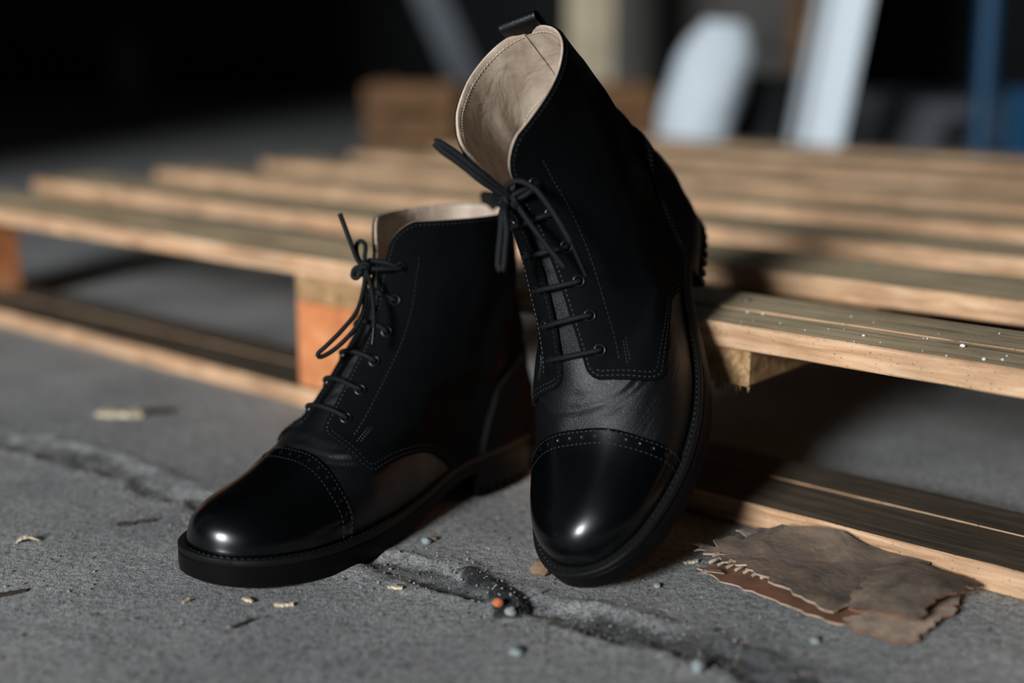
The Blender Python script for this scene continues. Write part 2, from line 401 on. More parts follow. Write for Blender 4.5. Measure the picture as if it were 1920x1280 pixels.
def floor_height(X, Y):
    jpl = spline(np.array(JOINT), 60)
    D, S, SG = polyline_dist(X, Y, jpl)
    Dw = D*SG + (fbm(X*38, Y*38, 3) - .45)*.030
    A = np.abs(Dw)
    n1 = fbm(X*45, Y*45, 4); n2 = fbm(X*160+9, Y*160, 3)
    w = .008 + .008*fbm(S*14, S*0+3, 2)
    inside = 1/(1 + np.exp((A - w)/.0025))
    rim = np.exp(-((A - w - .008)/.006)**2)
    z = -inside*(.0027 + .003*(n1-.5)) + rim*.0018*(n1*1.6) + inside*(n2-.45)*.005
    z += (fbm(X*9, Y*9, 4) - .47)*.0045 + (n2 - .45)*.0011
    # the lump of joint filler that has been squeezed up in front of the boots
    lump = np.array([gp(*q)[:2] for q in ((884, 1074), (905, 1090), (930, 1108), (955, 1130), (962, 1146))])
    Dl, _, _ = polyline_dist(X, Y, lump)
    bump = np.clip(1 - np.clip((Dl + (n1-.47)*.020 + (n2-.45)*.006)/.0085, 0, 9)**4, 0, 1)
    z = np.maximum(z, np.where(bump > 0, -.002 + (.0055 + .005*(n1-.47) + .003*(n2-.45))*bump**.6, -1))
    tar = np.clip(inside*1.2 - .5*(n1 > .50)*(1-.0) - .6*(fbm(S*22, Dw*60, 3) > .50), 0, 1)*np.clip(.1 + 1.2*fbm(S*9, S*0, 2), 0, 1)*1.1
    patch = np.array([gp(*q)[:2] for q in ((1130, 1172), (1290, 1192), (1420, 1232), (1560, 1268))])
    Dp, _, _ = polyline_dist(X, Y, patch)
    tar = np.maximum(tar, np.clip((.014 - Dp + (n1-.5)*.03)/.008, 0, 1)*.7)
    tar = np.maximum(tar, np.clip(bump*4, 0, 1))
    return z, tar
def build_floor():
    x0, x1, y0, y1, st = -.66, .66, .48, 1.26, .0033
    xs = np.arange(x0, x1+1e-6, st); ys = np.arange(y0, y1+1e-6, st)
    X, Y = np.meshgrid(xs, ys)
    z, tar = floor_height(X, Y)
    edge = np.minimum(np.minimum(X-x0, xs[-1]-X), np.minimum(Y-y0, ys[-1]-Y)); fade = np.clip(edge/.03, 0, 1)
    z = z*fade
    V = np.stack([X, Y, z], 2).reshape(-1, 3); nx = len(xs); ny = len(ys)
    I = np.arange(nx*ny).reshape(ny, nx)
    F = np.stack([I[:-1, :-1], I[:-1, 1:], I[1:, 1:], I[1:, :-1]], 2).reshape(-1, 4)
    BX, BY = (-7., 6.), (-3.4, 9.)
    o = len(V); a0, a1, b0, b1 = xs[0], xs[-1], ys[0], ys[-1]
    V = np.vstack([V, [(BX[0], BY[0], 0), (BX[1], BY[0], 0), (BX[1], BY[1], 0), (BX[0], BY[1], 0), (a0, b0, 0), (a1, b0, 0), (a1, b1, 0), (a0, b1, 0)]])
    F = np.vstack([F, [(o, o+1, o+5, o+4), (o+1, o+2, o+6, o+5), (o+2, o+3, o+7, o+6), (o+3, o, o+4, o+7)]])
    me = np_mesh('floor', V, F)
    at = me.attributes.new('tar', 'FLOAT', 'POINT'); at.data.foreach_set('value', np.r_[(tar*fade).ravel(), np.zeros(8)].astype(np.float32))
    o = link('floor', me, MATS['concrete']); o['kind'] = 'structure'
    return xs, ys, z
FX, FY, FZ = build_floor()
def floor_z(x, y):
    i = int(round((x-FX[0])/.0033)); j = int(round((y-FY[0])/.0033))
    return float(FZ[j, i]) if 0 <= j < len(FY) and 0 <= i < len(FX) else 0.

plain('dark plaster', srgb(44, 45, 46), .9, bump=(30., .4, .004), var=3.)
plain('window frame paint', srgb(120, 122, 122), .6)
plain('ceiling boards', srgb(42, 42, 42), .9, bump=(12., .4, .01), var=2.)
def box_obj(name, lo, hi, mat, parent=None, bevel=0., kind=None):
    bm = bmesh.new(); cube_bm(bm, lo, hi, bevel); o = link(name, bm_mesh(name, bm), mat, parent)
    if kind: o['kind'] = kind
    return o
box_obj('wall_back', (-7.1, 9., 0), (6.1, 9.2, 4.2), MATS['dark plaster'], kind='structure')
box_obj('wall_left', (-7.2, -3.6, 0), (-7., 9., 4.2), MATS['dark plaster'], kind='structure')
box_obj('wall_right', (6., -3.6, 0), (6.2, 9., 4.2), MATS['dark plaster'], kind='structure')
box_obj('ceiling', (-7.2, -3.6, 4.2), (6.2, 9.2, 4.35), MATS['ceiling boards'], kind='structure')
box_obj('wall_added_shade', (-4.6, 1.35, 0), (-1.72, 1.5, 4.2), MATS['dark plaster'], kind='structure')      # unseen partition, added out of the picture to shade the hall's back left
# wall behind the camera, with the window opening in it
x0, x1, z0, z1 = WIN_X-WIN_W/2-.04, WIN_X+WIN_W/2+.04, WIN_Z-WIN_H/2-.04, WIN_Z+WIN_H/2+.04
bm = bmesh.new()
for lo, hi in (((-7, -3.6, 0), (x0, -3.4, 4.2)), ((x1, -3.6, 0), (6, -3.4, 4.2)), ((x0, -3.6, 0), (x1, -3.4, z0)), ((x0, -3.6, z1), (x1, -3.4, 4.2))): cube_bm(bm, lo, hi)
o = link('wall_front', bm_mesh('wall_front', bm), MATS['dark plaster']); o['kind'] = 'structure'
bm = bmesh.new()
for lo, hi in (((x0, -3.52, z0), (x1, -3.40, z0+.04)), ((x0, -3.52, z1-.04), (x1, -3.40, z1)), ((x0, -3.52, z0+.04), (x0+.04, -3.40, z1-.04)), ((x1-.04, -3.52, z0+.04), (x1, -3.40, z1-.04))): cube_bm(bm, lo, hi)
o = link('window_1', bm_mesh('window_1', bm), MATS['window frame paint']); o['kind'] = 'structure'

# ================================================================ the pallet
TH, PD, PE = math.radians(49.5), .733, -1.68
dn = np.array([math.cos(TH), math.sin(TH)]); dd = np.array([math.sin(TH), -math.cos(TH)])
org = dn*PD + dd*PE
pallet = empty('wooden_pallet', (org[0], org[1], 0), (0, 0, math.atan2(dd[1], dd[0])))
tag(pallet, 'low wooden pallet of spaced pine boards that the boot leans on', 'pallet')
def front_x(px, z):
    """local x of the place on the pallet's front line that shows at picture column px"""
    k = (px-960)/F_PX
    # X = dn.x*PD + dd.x*t ; depth = (dn.y*PD + dd.y*t)*cp + (H-z)*sp
    t = (k*(dn[1]*PD*_cp + (CAM_H-z)*_sp) - dn[0]*PD)/(dd[0] - k*dd[1]*_cp)
    return t - PE
BT, ZD = .018, .140
def board_mesh(name, L, prof, seg=60, seed=0, jit=.00014, end_jit=.002):
    """profile (y,z) counter-clockwise seen from +x, extruded along x; upward faces take material 0, the others 1"""
    r = np.random.default_rng(seed); n = len(prof); V = []; F = []; mi = []
    xs = np.linspace(0, L, seg+1)
    for i, x in enumerate(xs):
        for (y, z) in prof:
            e = r.normal(0, end_jit) if i in (0, seg) else 0
            V.append((x+e, y + r.normal(0, jit), z + r.normal(0, jit*.6)))
    for i in range(seg):
        for k in range(n):
            k2 = (k+1) % n
            F.append((i*n+k, (i+1)*n+k, (i+1)*n+k2, i*n+k2))
            dy = prof[k2][0]-prof[k][0]; dz = prof[k2][1]-prof[k][1]
            mi.append(0 if abs(dy) > 2*abs(dz) and (prof[k][1]+prof[k2][1])/2 > BT*.5 else 1)
    F.append(tuple(range(n))[::-1]); F.append(tuple(seg*n+k for k in range(n))); mi += [1, 1]
    me = np_mesh(name, V, F, smooth=False)
    me.polygons.foreach_set('material_index', np.array(mi, np.int32))
    bm = bmesh.new(); bm.from_mesh(me); bmesh.ops.recalc_face_normals(bm, faces=bm.faces); bm.to_mesh(me); bm.free()
    return me
def rect(w, h, c=.0012): return [(c, 0), (w-c, 0), (w, c), (w, h-c), (w-c, h), (c, h), (0, h-c), (0, c)]
def step(w, h, ys, s=.0008, c=.001): return [(c, 0), (w-c, 0), (w, c), (w, h-c), (w-c, h), (ys, h), (ys-.0003, h-s), (c, h-s), (0, h-s-c), (0, c)]
PL = 1.82
for k in range(8):
    prof = step(.100, BT, .046) if k == 0 else rect(.100 + .004*math.sin(k*2.1), BT)
    me = board_mesh('deck_board', PL - .02*abs(math.sin(k*1.7)), prof, 90 if k < 3 else 50, k)
    o = link('deck_board', me, [MATS['weathered pine face'], MATS['sawn pine edge']], pallet); o.location = (.012*math.sin(k*3.1), .2*k, ZD-BT)
s2 = front_x(548, .11)
STR = [(front_x(22, .11)-.26, .10), (s2, .10), (front_x(1400, .11)-.15, .15), (PL-.12, .10)]
for i, (x, w) in enumerate(STR):
    me = board_mesh('stringer', 1.49, rect(w, .025), 40, 20+i, end_jit=.0015)
    o = link('stringer', me, [MATS['olive stringer face'], MATS['rough stringer edge']], pallet); o.location = (x+w, .006, .097); o.rotation_euler = (0, 0, PI/2)
    if i == 2:                                                  # the torn fibres hanging from its sawn end
        r = np.random.default_rng(3); V = []; F = []
        for q in range(70):
            y = r.uniform(.002, w-.002); hgt = r.uniform(.001, .0075)*(1.5 if y < .05 else .6); wd = r.uniform(.0006, .0018); bx = r.uniform(-.0006, .004); b0 = len(V)
            V += [(bx, y-wd, .001), (bx, y+wd, .001), (bx+.0015, y, .001), (bx-.001+r.normal(0, .001), y+r.normal(0, .0015), -hgt)]
            F += [(b0, b0+1, b0+3), (b0+1, b0+2, b0+3), (b0+2, b0, b0+3), (b0, b0+2, b0+1)]
        link('splinter_fringe', np_mesh('splinter_fringe', V, F, False), MATS['rough stringer edge'], o)['kind'] = 'stuff'
for i, (x, w) in enumerate(STR):
    bw = .075 if i else .10
    for j, y in enumerate((.004, .70, 1.40)):
        bm = bmesh.new(); cube_bm(bm, (0, 0, 0), (bw, .09, .079), .0015)
        o = link('block', bm_mesh('block', bm), MATS['orange pine block'], pallet); o.location = (x + (0 if i != 2 else -.02), y, BT)
for k, y in enumerate((0., .70, 1.39)):
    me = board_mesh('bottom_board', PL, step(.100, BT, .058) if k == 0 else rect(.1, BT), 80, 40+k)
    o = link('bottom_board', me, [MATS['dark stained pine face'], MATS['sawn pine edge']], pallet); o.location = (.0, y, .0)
# nail heads where the deck boards cross the stringers
plain('nail steel', srgb(120, 118, 112), .5, .8)
bm = bmesh.new(); bmesh.ops.create_cone(bm, cap_ends=True, segments=10, radius1=.0036, radius2=.003, depth=.0012); nail_me = bm_mesh('nail', bm); nail_me.materials.append(MATS['nail steel'])
for k in range(4):
    for i, (x, w) in enumerate(STR):
        for q in (.3, .7):
            o = link('nail', nail_me, None, pallet); o.location = (x + w*q, .2*k + (.025 if q < .5 else .075), ZD - (.0008 if k == 0 and q < .5 else 0) + .0003)

# white crumbs of foam lying on the front board
plain('white foam', srgb(225, 226, 224), .8)
CR = [(1430, 587, 7), (1463, 603, 5), (1510, 616, 4), (1596, 593, 6), (1554, 614, 4), (1620, 627, 8), (1638, 604, 4), (1739, 632, 6), (1732, 631, 4), (1805, 648, 16), (1845, 672, 10), (1880, 672, 8), (1775, 664, 5),
      (1874, 625, 6), (1651, 639, 4), (1602, 637, 4), (1730, 654, 3), (1402, 583, 7), (1390, 601, 4), (1412, 598, 3), (1583, 614, 3), (1888, 664, 5), (1760, 625, 3), (1540, 634, 3)]
ORD = 'first second third fourth fifth sixth seventh eighth ninth tenth eleventh twelfth thirteenth fourteenth fifteenth sixteenth seventeenth eighteenth nineteenth twentieth twenty-first twenty-second twenty-third twenty-fourth'.split()
frame_in = Matrix.Translation(pallet.location) @ Matrix.Rotation(pallet.rotation_euler[2], 4, 'Z')
for i, (x, y, s) in enumerate(CR):
    p = gp(x, y, ZD + .0004); loc = frame_in.inverted() @ Vector(p)
    top = ZD - (.0008 if loc.y < .046 else 0)
    rr = s*.33*.36*1e-3
    bm = bmesh.new(); bmesh.ops.create_icosphere(bm, subdivisions=1, radius=1)
    rq = random.Random(i)
    for v in bm.verts: v.co = v.co*(.75 + .5*rq.random())
    zs = [v.co.z for v in bm.verts]
    bmesh.ops.transform(bm, matrix=Matrix.Diagonal((rr*1.25, rr, rr*.7, 1)) , verts=bm.verts)
    zmin = min(v.co.z for v in bm.verts)
    o = link('foam_crumb', bm_mesh('foam_crumb', bm, True), MATS['white foam'])
    o.location = (p[0], p[1], top - zmin); o.rotation_euler = (0, 0, i*1.3)
    k = sorted(CR).index((x, y, s))
    tag(o, 'largest white foam crumb on the front pallet board' if s == 16 else 'white foam crumb on the front pallet board, %s counted from the leaning boot' % ORD[k], 'crumb', 'foam crumbs on the front pallet board')

# ================================================================ boots
BS = 1.04e-3                                   # boot millimetres -> metres
SURF = Surf(190, 200)
def grid_tris():
    ns, nc = SURF.G.shape[0], SURF.G.shape[1]-1
    I = np.arange(ns*nc).reshape(ns, nc); J = np.roll(I, -1, 1)
    a, b_, c, d = I[:-1], J[:-1], J[1:], I[1:]
    return np.vstack([np.stack([a, d, c], 2).reshape(-1, 3), np.stack([a, c, b_], 2).reshape(-1, 3)])
GT = grid_tris()
GV = SURF.G[:, :-1].reshape(-1, 3); GN = SURF.N[:, :-1].reshape(-1, 3); GC = SURF.C[:, :-1].reshape(-1)
GL = np.repeat(SURF.L, SURF.G.shape[1]-1)
_n = np.cross(GV[GT[:, 1]]-GV[GT[:, 0]], GV[GT[:, 2]]-GV[GT[:, 0]])
if np.mean(np.sum(_n*GN[GT[:, 0]], 1)) < 0: GT = GT[:, ::-1].copy()
# attribute block: x y z | nx ny nz | c | l
BASE = np.hstack([GV, GN, GC[:, None], GL[:, None]])

def clip(A, T, fld, want_line=False):
    """keep fld >= 0; A vertex attributes, T triangles; cut edges exactly"""
    f = fld; k = f >= 0; cnt = k[T].sum(1)
    keep = T[cnt == 3]; mixed = T[(cnt == 1) | (cnt == 2)]
    cache = {}; newA = []; base = len(A); out = []; seg = []
    def cut(i, j):
        key = (i, j) if i < j else (j, i)
        if key not in cache:
            t = f[i]/(f[i]-f[j]); cache[key] = base + len(newA); newA.append(A[i]*(1-t) + A[j]*t)
        return cache[key]
    for t in mixed:
        kk = k[t]
        if kk.sum() == 1:
            i = int(np.argmax(kk)); a, b_, c = t[i], t[(i+1) % 3], t[(i+2) % 3]
            p, q = cut(a, b_), cut(a, c); out.append((a, p, q)); seg.append((p, q))
        else:
            i = int(np.argmin(kk)); a, b_, c = t[i], t[(i+1) % 3], t[(i+2) % 3]
            p, q = cut(a, b_), cut(a, c); out += [(p, b_, c), (p, c, q)]; seg.append((p, q))
    A2 = np.vstack([A, np.array(newA)]) if newA else A
    T2 = np.vstack([keep, np.array(out, int).reshape(-1, 3)])
    if want_line: return A2, T2, seg
    used = np.unique(T2); mp = np.full(len(A2), -1); mp[used] = np.arange(len(used))
    return A2[used], mp[T2]
def contour(A, T, fld, level):
    A2, T2, seg = clip(A, T, fld - level, True)
    nb = {}
    for p, q in seg: nb.setdefault(p, []).append(q); nb.setdefault(q, []).append(p)
    left = set(nb); lines = []
    while left:
        ends = [v for v in left if len(nb[v]) == 1]
        s = ends[0] if ends else next(iter(left)); line = [s]; left.discard(s)
        while True:
            nx = [v for v in nb[line[-1]] if v in left]
            if not nx: break
            line.append(nx[0]); left.discard(nx[0])
        if len(line) > 3: lines.append(A2[line])
    return lines
def thicken(A, T, o0, o1, disp=None, two_sided=False, roll=.45):
    """shell between offsets o0 and o1 along the normals; only the side facing out (o1) unless two_sided"""
    n = len(A); P = A[:, :3]; Nn = A[:, 3:6]/np.linalg.norm(A[:, 3:6], axis=1, keepdims=True)
    E = np.vstack([T[:, [0, 1]], T[:, [1, 2]], T[:, [2, 0]]]); key = np.sort(E, 1)
    u, idx, cnt = np.unique(key, axis=0, return_index=True, return_counts=True)
    be = E[idx[cnt == 1]]
    bd = np.zeros(n, bool); bd[be.ravel()] = True
    d = np.zeros(n) if disp is None else disp(A)
    off1 = np.where(bd, o0 + (o1-o0)*(1-roll), o1) + d; off0 = np.full(n, float(o0)) + d
    V = np.vstack([P + Nn*off1[:, None], P + Nn*off0[:, None]])
    flip = o1 < o0
    Fo = T[:, ::-1] if flip else T
    F = [Fo]
    if two_sided: F.append(Fo[:, ::-1] + n)
    a, b_ = be[:, 0], be[:, 1]
    side = np.vstack([np.stack([a, a+n, b_+n], 1), np.stack([a, b_+n, b_], 1)])
    F.append(side[:, ::-1] if flip else side)
    return V, np.vstack(F)
def poly_sd(x, z, P):
    """signed distance to a closed polygon, positive inside"""
    P = np.asarray(P, float); Q = np.roll(P, -1, 0); D = np.full(x.shape, 1e9); ins = np.zeros(x.shape, bool)
    for (ax, az), (bx, bz) in zip(P, Q):
        ex, ez = bx-ax, bz-az; t = np.clip(((x-ax)*ex + (z-az)*ez)/(ex*ex+ez*ez+1e-12), 0, 1)
        D = np.minimum(D, np.hypot(x-ax-t*ex, z-az-t*ez))
        c = ((az > z) != (bz > z)) & (x < (bx-ax)*(z-az)/(bz-az+1e-12) + ax); ins ^= c
    return np.where(ins, D, -D)
def rmin(a, b_, r):
    """rounded intersection of two distance fields"""
    return np.where((a < r) & (b_ < r), r - np.hypot(np.maximum(r-a, 0), np.maximum(r-b_, 0)), np.minimum(a, b_))

gap = smooth_interp([90, 112, 126, 147, 170, 200, 228, 240, 252, FRONT_LEN+.1], [8.5, 8.0, 7.2, 5.4, 4.2, 3.4, 3.6, 5.4, 8.0, 12.0])
Q_LOW = spline([(194, 63), (190.5, 54), (185, 49.5), (177, 50.5), (164, 52.5), (146, 52), (129, 48.5), (113, 40), (101, 29), (94, 14)], 60)
Q_POLY = [(199, 240), (196.5, 74)] + [tuple(p) for p in Q_LOW] + [(60, 0), (-40, 0), (-40, 240)]
EY_L = [127, 148.5, 170, 191.5, 213, 234]; EY_C = 11.0
def f_side(A):   # lower outline of the quarter in side view
    return poly_sd(A[:, 0], A[:, 2], Q_POLY)
def f_quarter(A, side):
    c = A[:, 6]*side; l = A[:, 7]
    a = c - gap(l); t = FRONT_LEN - l + .35
    q = rmin(a, f_side(A), 9.)
    return rmin(q, t, 17.)
def f_cap(A, x0): return A[:, 0] - (x0 + .05*A[:, 1] + 1.*((A[:, 1]+4)/42.)**2)
def crease(A):
    l, c, x = A[:, 7], np.abs(A[:, 6]), A[:, 0]
    d = np.zeros(len(A))
    for l0, k, amp, wd in ((91, .012, .9, 3.0), (98.5, .02, 1.3, 3.2), (106, .015, .9, 3.4)):
        s = l - l0 + k*c + 1.6*np.sin(c*.09 + l0)
        d += -amp*np.exp(-(s/wd)**2) + .55*amp*np.exp(-((s-5.)/(wd*1.2))**2)
    d *= np.clip((70 - c)/30, 0, 1)*np.clip((214 - x)/6, 0, 1)
    d += .35*(fbm(c*.06 + 40, l*.3, 3) - .45)*np.clip((120-l)/20, 0, 1)
    return d
def folds(A):
    x, z = A[:, 0], A[:, 2]; m_ = np.clip((z-55)/40, 0, 1)*np.clip((185-z)/50, 0, 1)
    w = np.clip((95-x)/50, 0, 1)
    d = 2.0*np.sin((x*.75 + z*.22)*.22 + .8*np.sin(z*.05))*w*m_
    d += 1.1*np.exp(-((z - 112 - .25*(x-60))/7.)**2)*w*-1.0
    return d + 1.1*(fbm(x*.035 + np.sign(A[:, 1])*20 + 30, z*.035 + 11, 3) - .45)*2*np.clip((z-40)/30, 0, 1)*np.clip((150-x)/40, 0, 1)

def stitch_run(line_p, line_n, off, ln=2.1, sp_=3.0, w=.34, h=.30):
    """separate thread stitches lying along a line on the leather"""
    L = np.r_[0, np.cumsum(np.linalg.norm(np.diff(line_p, axis=0), axis=1))]
    V = []; F = []
    if L[-1] < 4: return np.zeros((0, 3)), []
    gi = lambda s, X: np.array([np.interp(s, L, X[:, k]) for k in range(3)])
    s = 1.
    while s + ln < L[-1]:
        a, b_ = gi(s, line_p), gi(s+ln, line_p); n = gi(s+ln/2, line_n); n /= np.linalg.norm(n)
        t = b_-a; t /= np.linalg.norm(t); y = np.cross(n, t); o = len(V); mid = (a+b_)/2 + n*(off+h)
        V += [a+n*(off-.15)-y*w, a+n*(off-.15)+y*w, b_+n*(off-.15)-y*w, b_+n*(off-.15)+y*w, mid-t*ln*.28-y*w*.6, mid-t*ln*.28+y*w*.6, mid+t*ln*.28-y*w*.6, mid+t*ln*.28+y*w*.6]
        F += [(o, o+1, o+5, o+4), (o+4, o+5, o+7, o+6), (o+6, o+7, o+3, o+2), (o, o+4, o+6, o+2), (o+1, o+3, o+7, o+5)]
        s += sp_
    return np.array(V).reshape(-1, 3), F

# sole outline: the feather row pushed outward
def outline(extra):
    R = SURF.G[0, :-1, :2].copy()
    for _ in range(6): R = .5*R + .25*(np.roll(R, 1, 0) + np.roll(R, -1, 0))
    T = np.roll(R, -1, 0) - np.roll(R, 1, 0); T /= np.linalg.norm(T, axis=1, keepdims=True)
    nr = np.stack([T[:, 1], -T[:, 0]], 1)
    if np.mean(np.sum(nr*(R - R.mean(0)), 1)) < 0: nr = -nr
    for _ in range(30): nr = .5*nr + .25*(np.roll(nr, 1, 0) + np.roll(nr, -1, 0))
    nr /= np.linalg.norm(nr, axis=1, keepdims=True)
    e = extra(R[:, 0]) if callable(extra) else extra
    return R + nr*np.asarray(e)[..., None] if np.ndim(e) else R + nr*e
W_EXT = smooth_interp([-10, 40, 90, 130, 200, 300], [3.2, 3.2, 3.4, 5.0, 6.4, 6.8])
def sole_stack(levels, zfun_list, cap_top=True, cap_bot=True):
    """levels: outlines; zfun: z at x"""
    n = len(levels[0]); V = []; F = []
    for R, zf in zip(levels, zfun_list):
        V.append(np.column_stack([R, zf(R[:, 0])]))
    V = np.vstack(V); m_ = len(levels)
    for i in range(m_-1):
        for k in range(n):
            k2 = (k+1) % n; F.append((i*n+k, i*n+k2, (i+1)*n+k2, (i+1)*n+k))
    for lv, do in ((0, cap_top), (m_-1, cap_bot)):
        if not do: continue
        for k in range(n//2):
            a, b_, c, d = k, k+1, (n-k-1) % n, (n-k) % n
            q = [lv*n+a, lv*n+b_, lv*n+c, lv*n+d]
            q = list(dict.fromkeys(q))
            if len(q) >= 3: F.append(tuple(q))
    return V, F
Z_BOT = smooth_interp([-10, 78, 100, 135, 165, 230, 265, 300], [20, 19, 15.5, 5.5, .6, .2, 2.2, 7.5])
def fix_normals(me):
    bm = bmesh.new(); bm.from_mesh(me); bmesh.ops.recalc_face_normals(bm, faces=bm.faces); bm.to_mesh(me); bm.free(); return me

def build_boot(name, foot, loc, rot, label, bow, lace_label=None):
    """foot +1: left foot, -1: mirrored"""
    root = empty(name, loc, rot); tag(root, label, 'boot', 'the pair of black boots')
    MIR = np.array([1, foot, 1])
    def put(pname, V, F, mat, parent=None, sharp=55, label=None):
        V = np.asarray(V)*MIR*BS
        if isinstance(F, np.ndarray): F = F[:, ::-1].copy() if foot < 0 else F
        else: F = [f[::-1] for f in F] if foot < 0 else F
        o = link(pname, np_mesh(pname, V, F, True, sharp), MATS[mat], parent or root)
        if label: o['label'] = label
        if 'stitching' in pname or pname == 'perforations': o['kind'] = 'stuff'
        return o
    A0, T0 = BASE, GT
    # --- upper panels
    A, T = clip(A0, T0, 14 - f_side(A0)); A, T = clip(A, T, f_side(A)*-1 + 14); A, T = clip(A, T, 106 - A[:, 2])
    V, F = thicken(A, T, -.6, 1.0, crease); vamp = put('vamp', V, F, 'black grain leather')
    fc = f_cap(A0, 219. if foot > 0 else 209.); A, T = clip(A0, T0, fc); V, F = thicken(A, T, .4, 2.0); cap = put('toe_cap', V, F, 'polished black leather', label='smooth polished toe cap')
    st = []
    for lv in (1.7, 8.6):
        for ln in contour(A0, T0, fc, lv): st.append(stitch_run(ln[:, :3], ln[:, 3:6], 2.0))
    for lv in (8.6+.9,): pass
    V, F = merge([s for s in st if len(s[0])]); put('stitching', V, F, 'grey thread', cap)
    # broguing holes between the two rows
    hv = []
    for ln in contour(A0, T0, fc, 5.1):
        L = np.r_[0, np.cumsum(np.linalg.norm(np.diff(ln[:, :3], axis=0), axis=1))]
        for s in np.arange(5., L[-1]-4, 8.2):
            p = np.array([np.interp(s, L, ln[:, k]) for k in range(6)]); n = p[3:6]/np.linalg.norm(p[3:6]); t = np.cross(n, (0, 0, 1.)); t /= np.linalg.norm(t); y = np.cross(n, t)
            ring = [p[:3] + n*2.02 + .95*(math.cos(q)*t + math.sin(q)*y) for q in np.linspace(0, 2*PI, 9)[:-1]]
            ring2 = [p[:3] + n*2.22 + 1.35*(math.cos(q)*t + math.sin(q)*y) for q in np.linspace(0, 2*PI, 9)[:-1]]
            hv.append((np.array(ring + ring2), [tuple(range(8))] + [(k, (k+1) % 8, 8+(k+1) % 8, 8+k) for k in range(8)]))
    if hv: V, F = merge(hv); put('perforations', V, F, 'black enamel', cap)
    for side in (1, -1):
        fq = f_quarter(A0, side); A, T = clip(A0, T0, fq)
        V, F = thicken(A, T, .9, 2.4, folds); qt = put('quarter', V, F, 'black quarter leather')
        A2, T2 = clip(A, T, A[:, 2] - 42); A2, T2 = clip(A2, T2, f_quarter(A2, side) - 1.8*np.clip((226 - A2[:, 7])/10, 0, 1) - .01)
        V, F = thicken(A2, T2, 1.2, -.9, folds, roll=.25); lin = put('lining', V, F, 'cream lining leather', label='cream leather lining')
        ls = []
        for ln in contour(A2, T2, FRONT_LEN - A2[:, 7], 3.2) + contour(A2, T2, poly_sd(A2[:, 0], A2[:, 2], [(-30, 40), (-30, 150), (18, 150), (34, 146), (47, 132), (54, 108), (58, 80), (62, 40)]), 0.):
            d = folds(ln)[:, None]; ls.append(stitch_run(ln[:, :3] + ln[:, 3:6]*d, -ln[:, 3:6], .9, 2.4, 2.9, .4, .35))
        ls = [q for q in ls if len(q[0])]
        if ls: V, F = merge(ls); put('lining_stitching', V, F, 'cream lining leather', lin)
        st = []
        for lv in (2.4,):
            for ln in contour(A0, T0, fq, lv):
                d = folds(ln)[:, None]; st.append(stitch_run(ln[:, :3] + ln[:, 3:6]*d, ln[:, 3:6], 2.4))
        for lv in (5.2,):
            for ln in contour(A0, T0, fq, lv):
                ok = (f_side(ln) < 7) & (ln[:, 0] < 200)
                if ok.sum() > 6:
                    q = ln[ok]; d = folds(q)[:, None]; st.append(stitch_run(q[:, :3] + q[:, 3:6]*d, q[:, 3:6], 2.4))
        # row behind the eyelets, from the collar to the foot of the facing
        row = []
        for l in np.linspace(113, 243, 60):
            cc = (gap(min(l, 231)) + 22.5 + (l < 126)*0)*side
            p, n = SURF.at(l, float(cc), 0); row.append(np.r_[p, n])
        row = np.array(row); st.append(stitch_run(row[:, :3], row[:, 3:6], 2.6))
        # bar tack at the foot of the quarter
        for dc in (36., 38.5):
            rw = np.array([np.r_[SURF.at(l, dc*side, 0)] for l in np.linspace(108, 121, 12)]).reshape(-1, 6); st.append(stitch_run(rw[:, :3], rw[:, 3:6], 2.5, 1.6, 2.2))
        V, F = merge([s for s in st if len(s[0])]); put('stitching', V, F, 'grey thread', qt)
    # heel counter and back strip
    ctr = [(-40, 20), (-40, 104), (4, 104), (22, 101), (40, 92), (56, 76), (66, 58), (72, 38), (74, 20)]
    fcn = poly_sd(A0[:, 0], A0[:, 2], ctr); A, T = clip(A0, T0, fcn); V, F = thicken(A, T, 2.0, 3.4, folds); hc = put('heel_counter', V, F, 'black quarter leather')
    st = [stitch_run(ln[:, :3] + ln[:, 3:6]*folds(ln)[:, None], ln[:, 3:6], 3.4) for lv in (2.2, 4.8) for ln in contour(A0, T0, fcn, lv)]
    V, F = merge([s for s in st if len(s[0])]); put('stitching', V, F, 'grey thread', hc)
    tot = np.repeat(SURF.C.max(1), SURF.G.shape[1]-1); totm = np.repeat(-SURF.C.min(1), SURF.G.shape[1]-1)
    dback = np.where(A0[:, 6] > 0, tot - A0[:, 6], totm + A0[:, 6])
    A, T = clip(A0, T0, rmin(11 - dback, np.minimum(A0[:, 2] - 36, FRONT_LEN - A0[:, 7] - .6), 2.)); V, F = thicken(A, T, 2.0, 3.9, folds); put('back_strip', V, F, 'black quarter leather')
    # tongue under the facings
    ft = rmin(17 - np.abs(A0[:, 6]), np.minimum(A0[:, 7] - 104, 238 - A0[:, 7]), 8.); A, T = clip(A0, T0, ft)
    V, F = thicken(A, T, -2.6, -.8, lambda a: .5*np.sin(a[:, 7]*.55 + np.sin(a[:, 6]*.4))*(fbm(a[:, 6]*.2+9, a[:, 7]*.1, 2)), True); put('tongue', V, F, 'black tongue leather')
    # pull loop at the back of the collar
    tz = SURF.G[-1, 0, 2]; bx = SURF.G[-1, 0, 0]
    pth = spline([(bx-4.6, tz-26), (bx-4.4, tz-10), (bx-4.2, tz+2), (bx-3.6, tz+6.5), (bx-.8, tz+8.8), (bx+1.6, tz+6.5), (bx+.8, tz+2), (bx-.8, tz-4)], 30)
    V = []; F = []
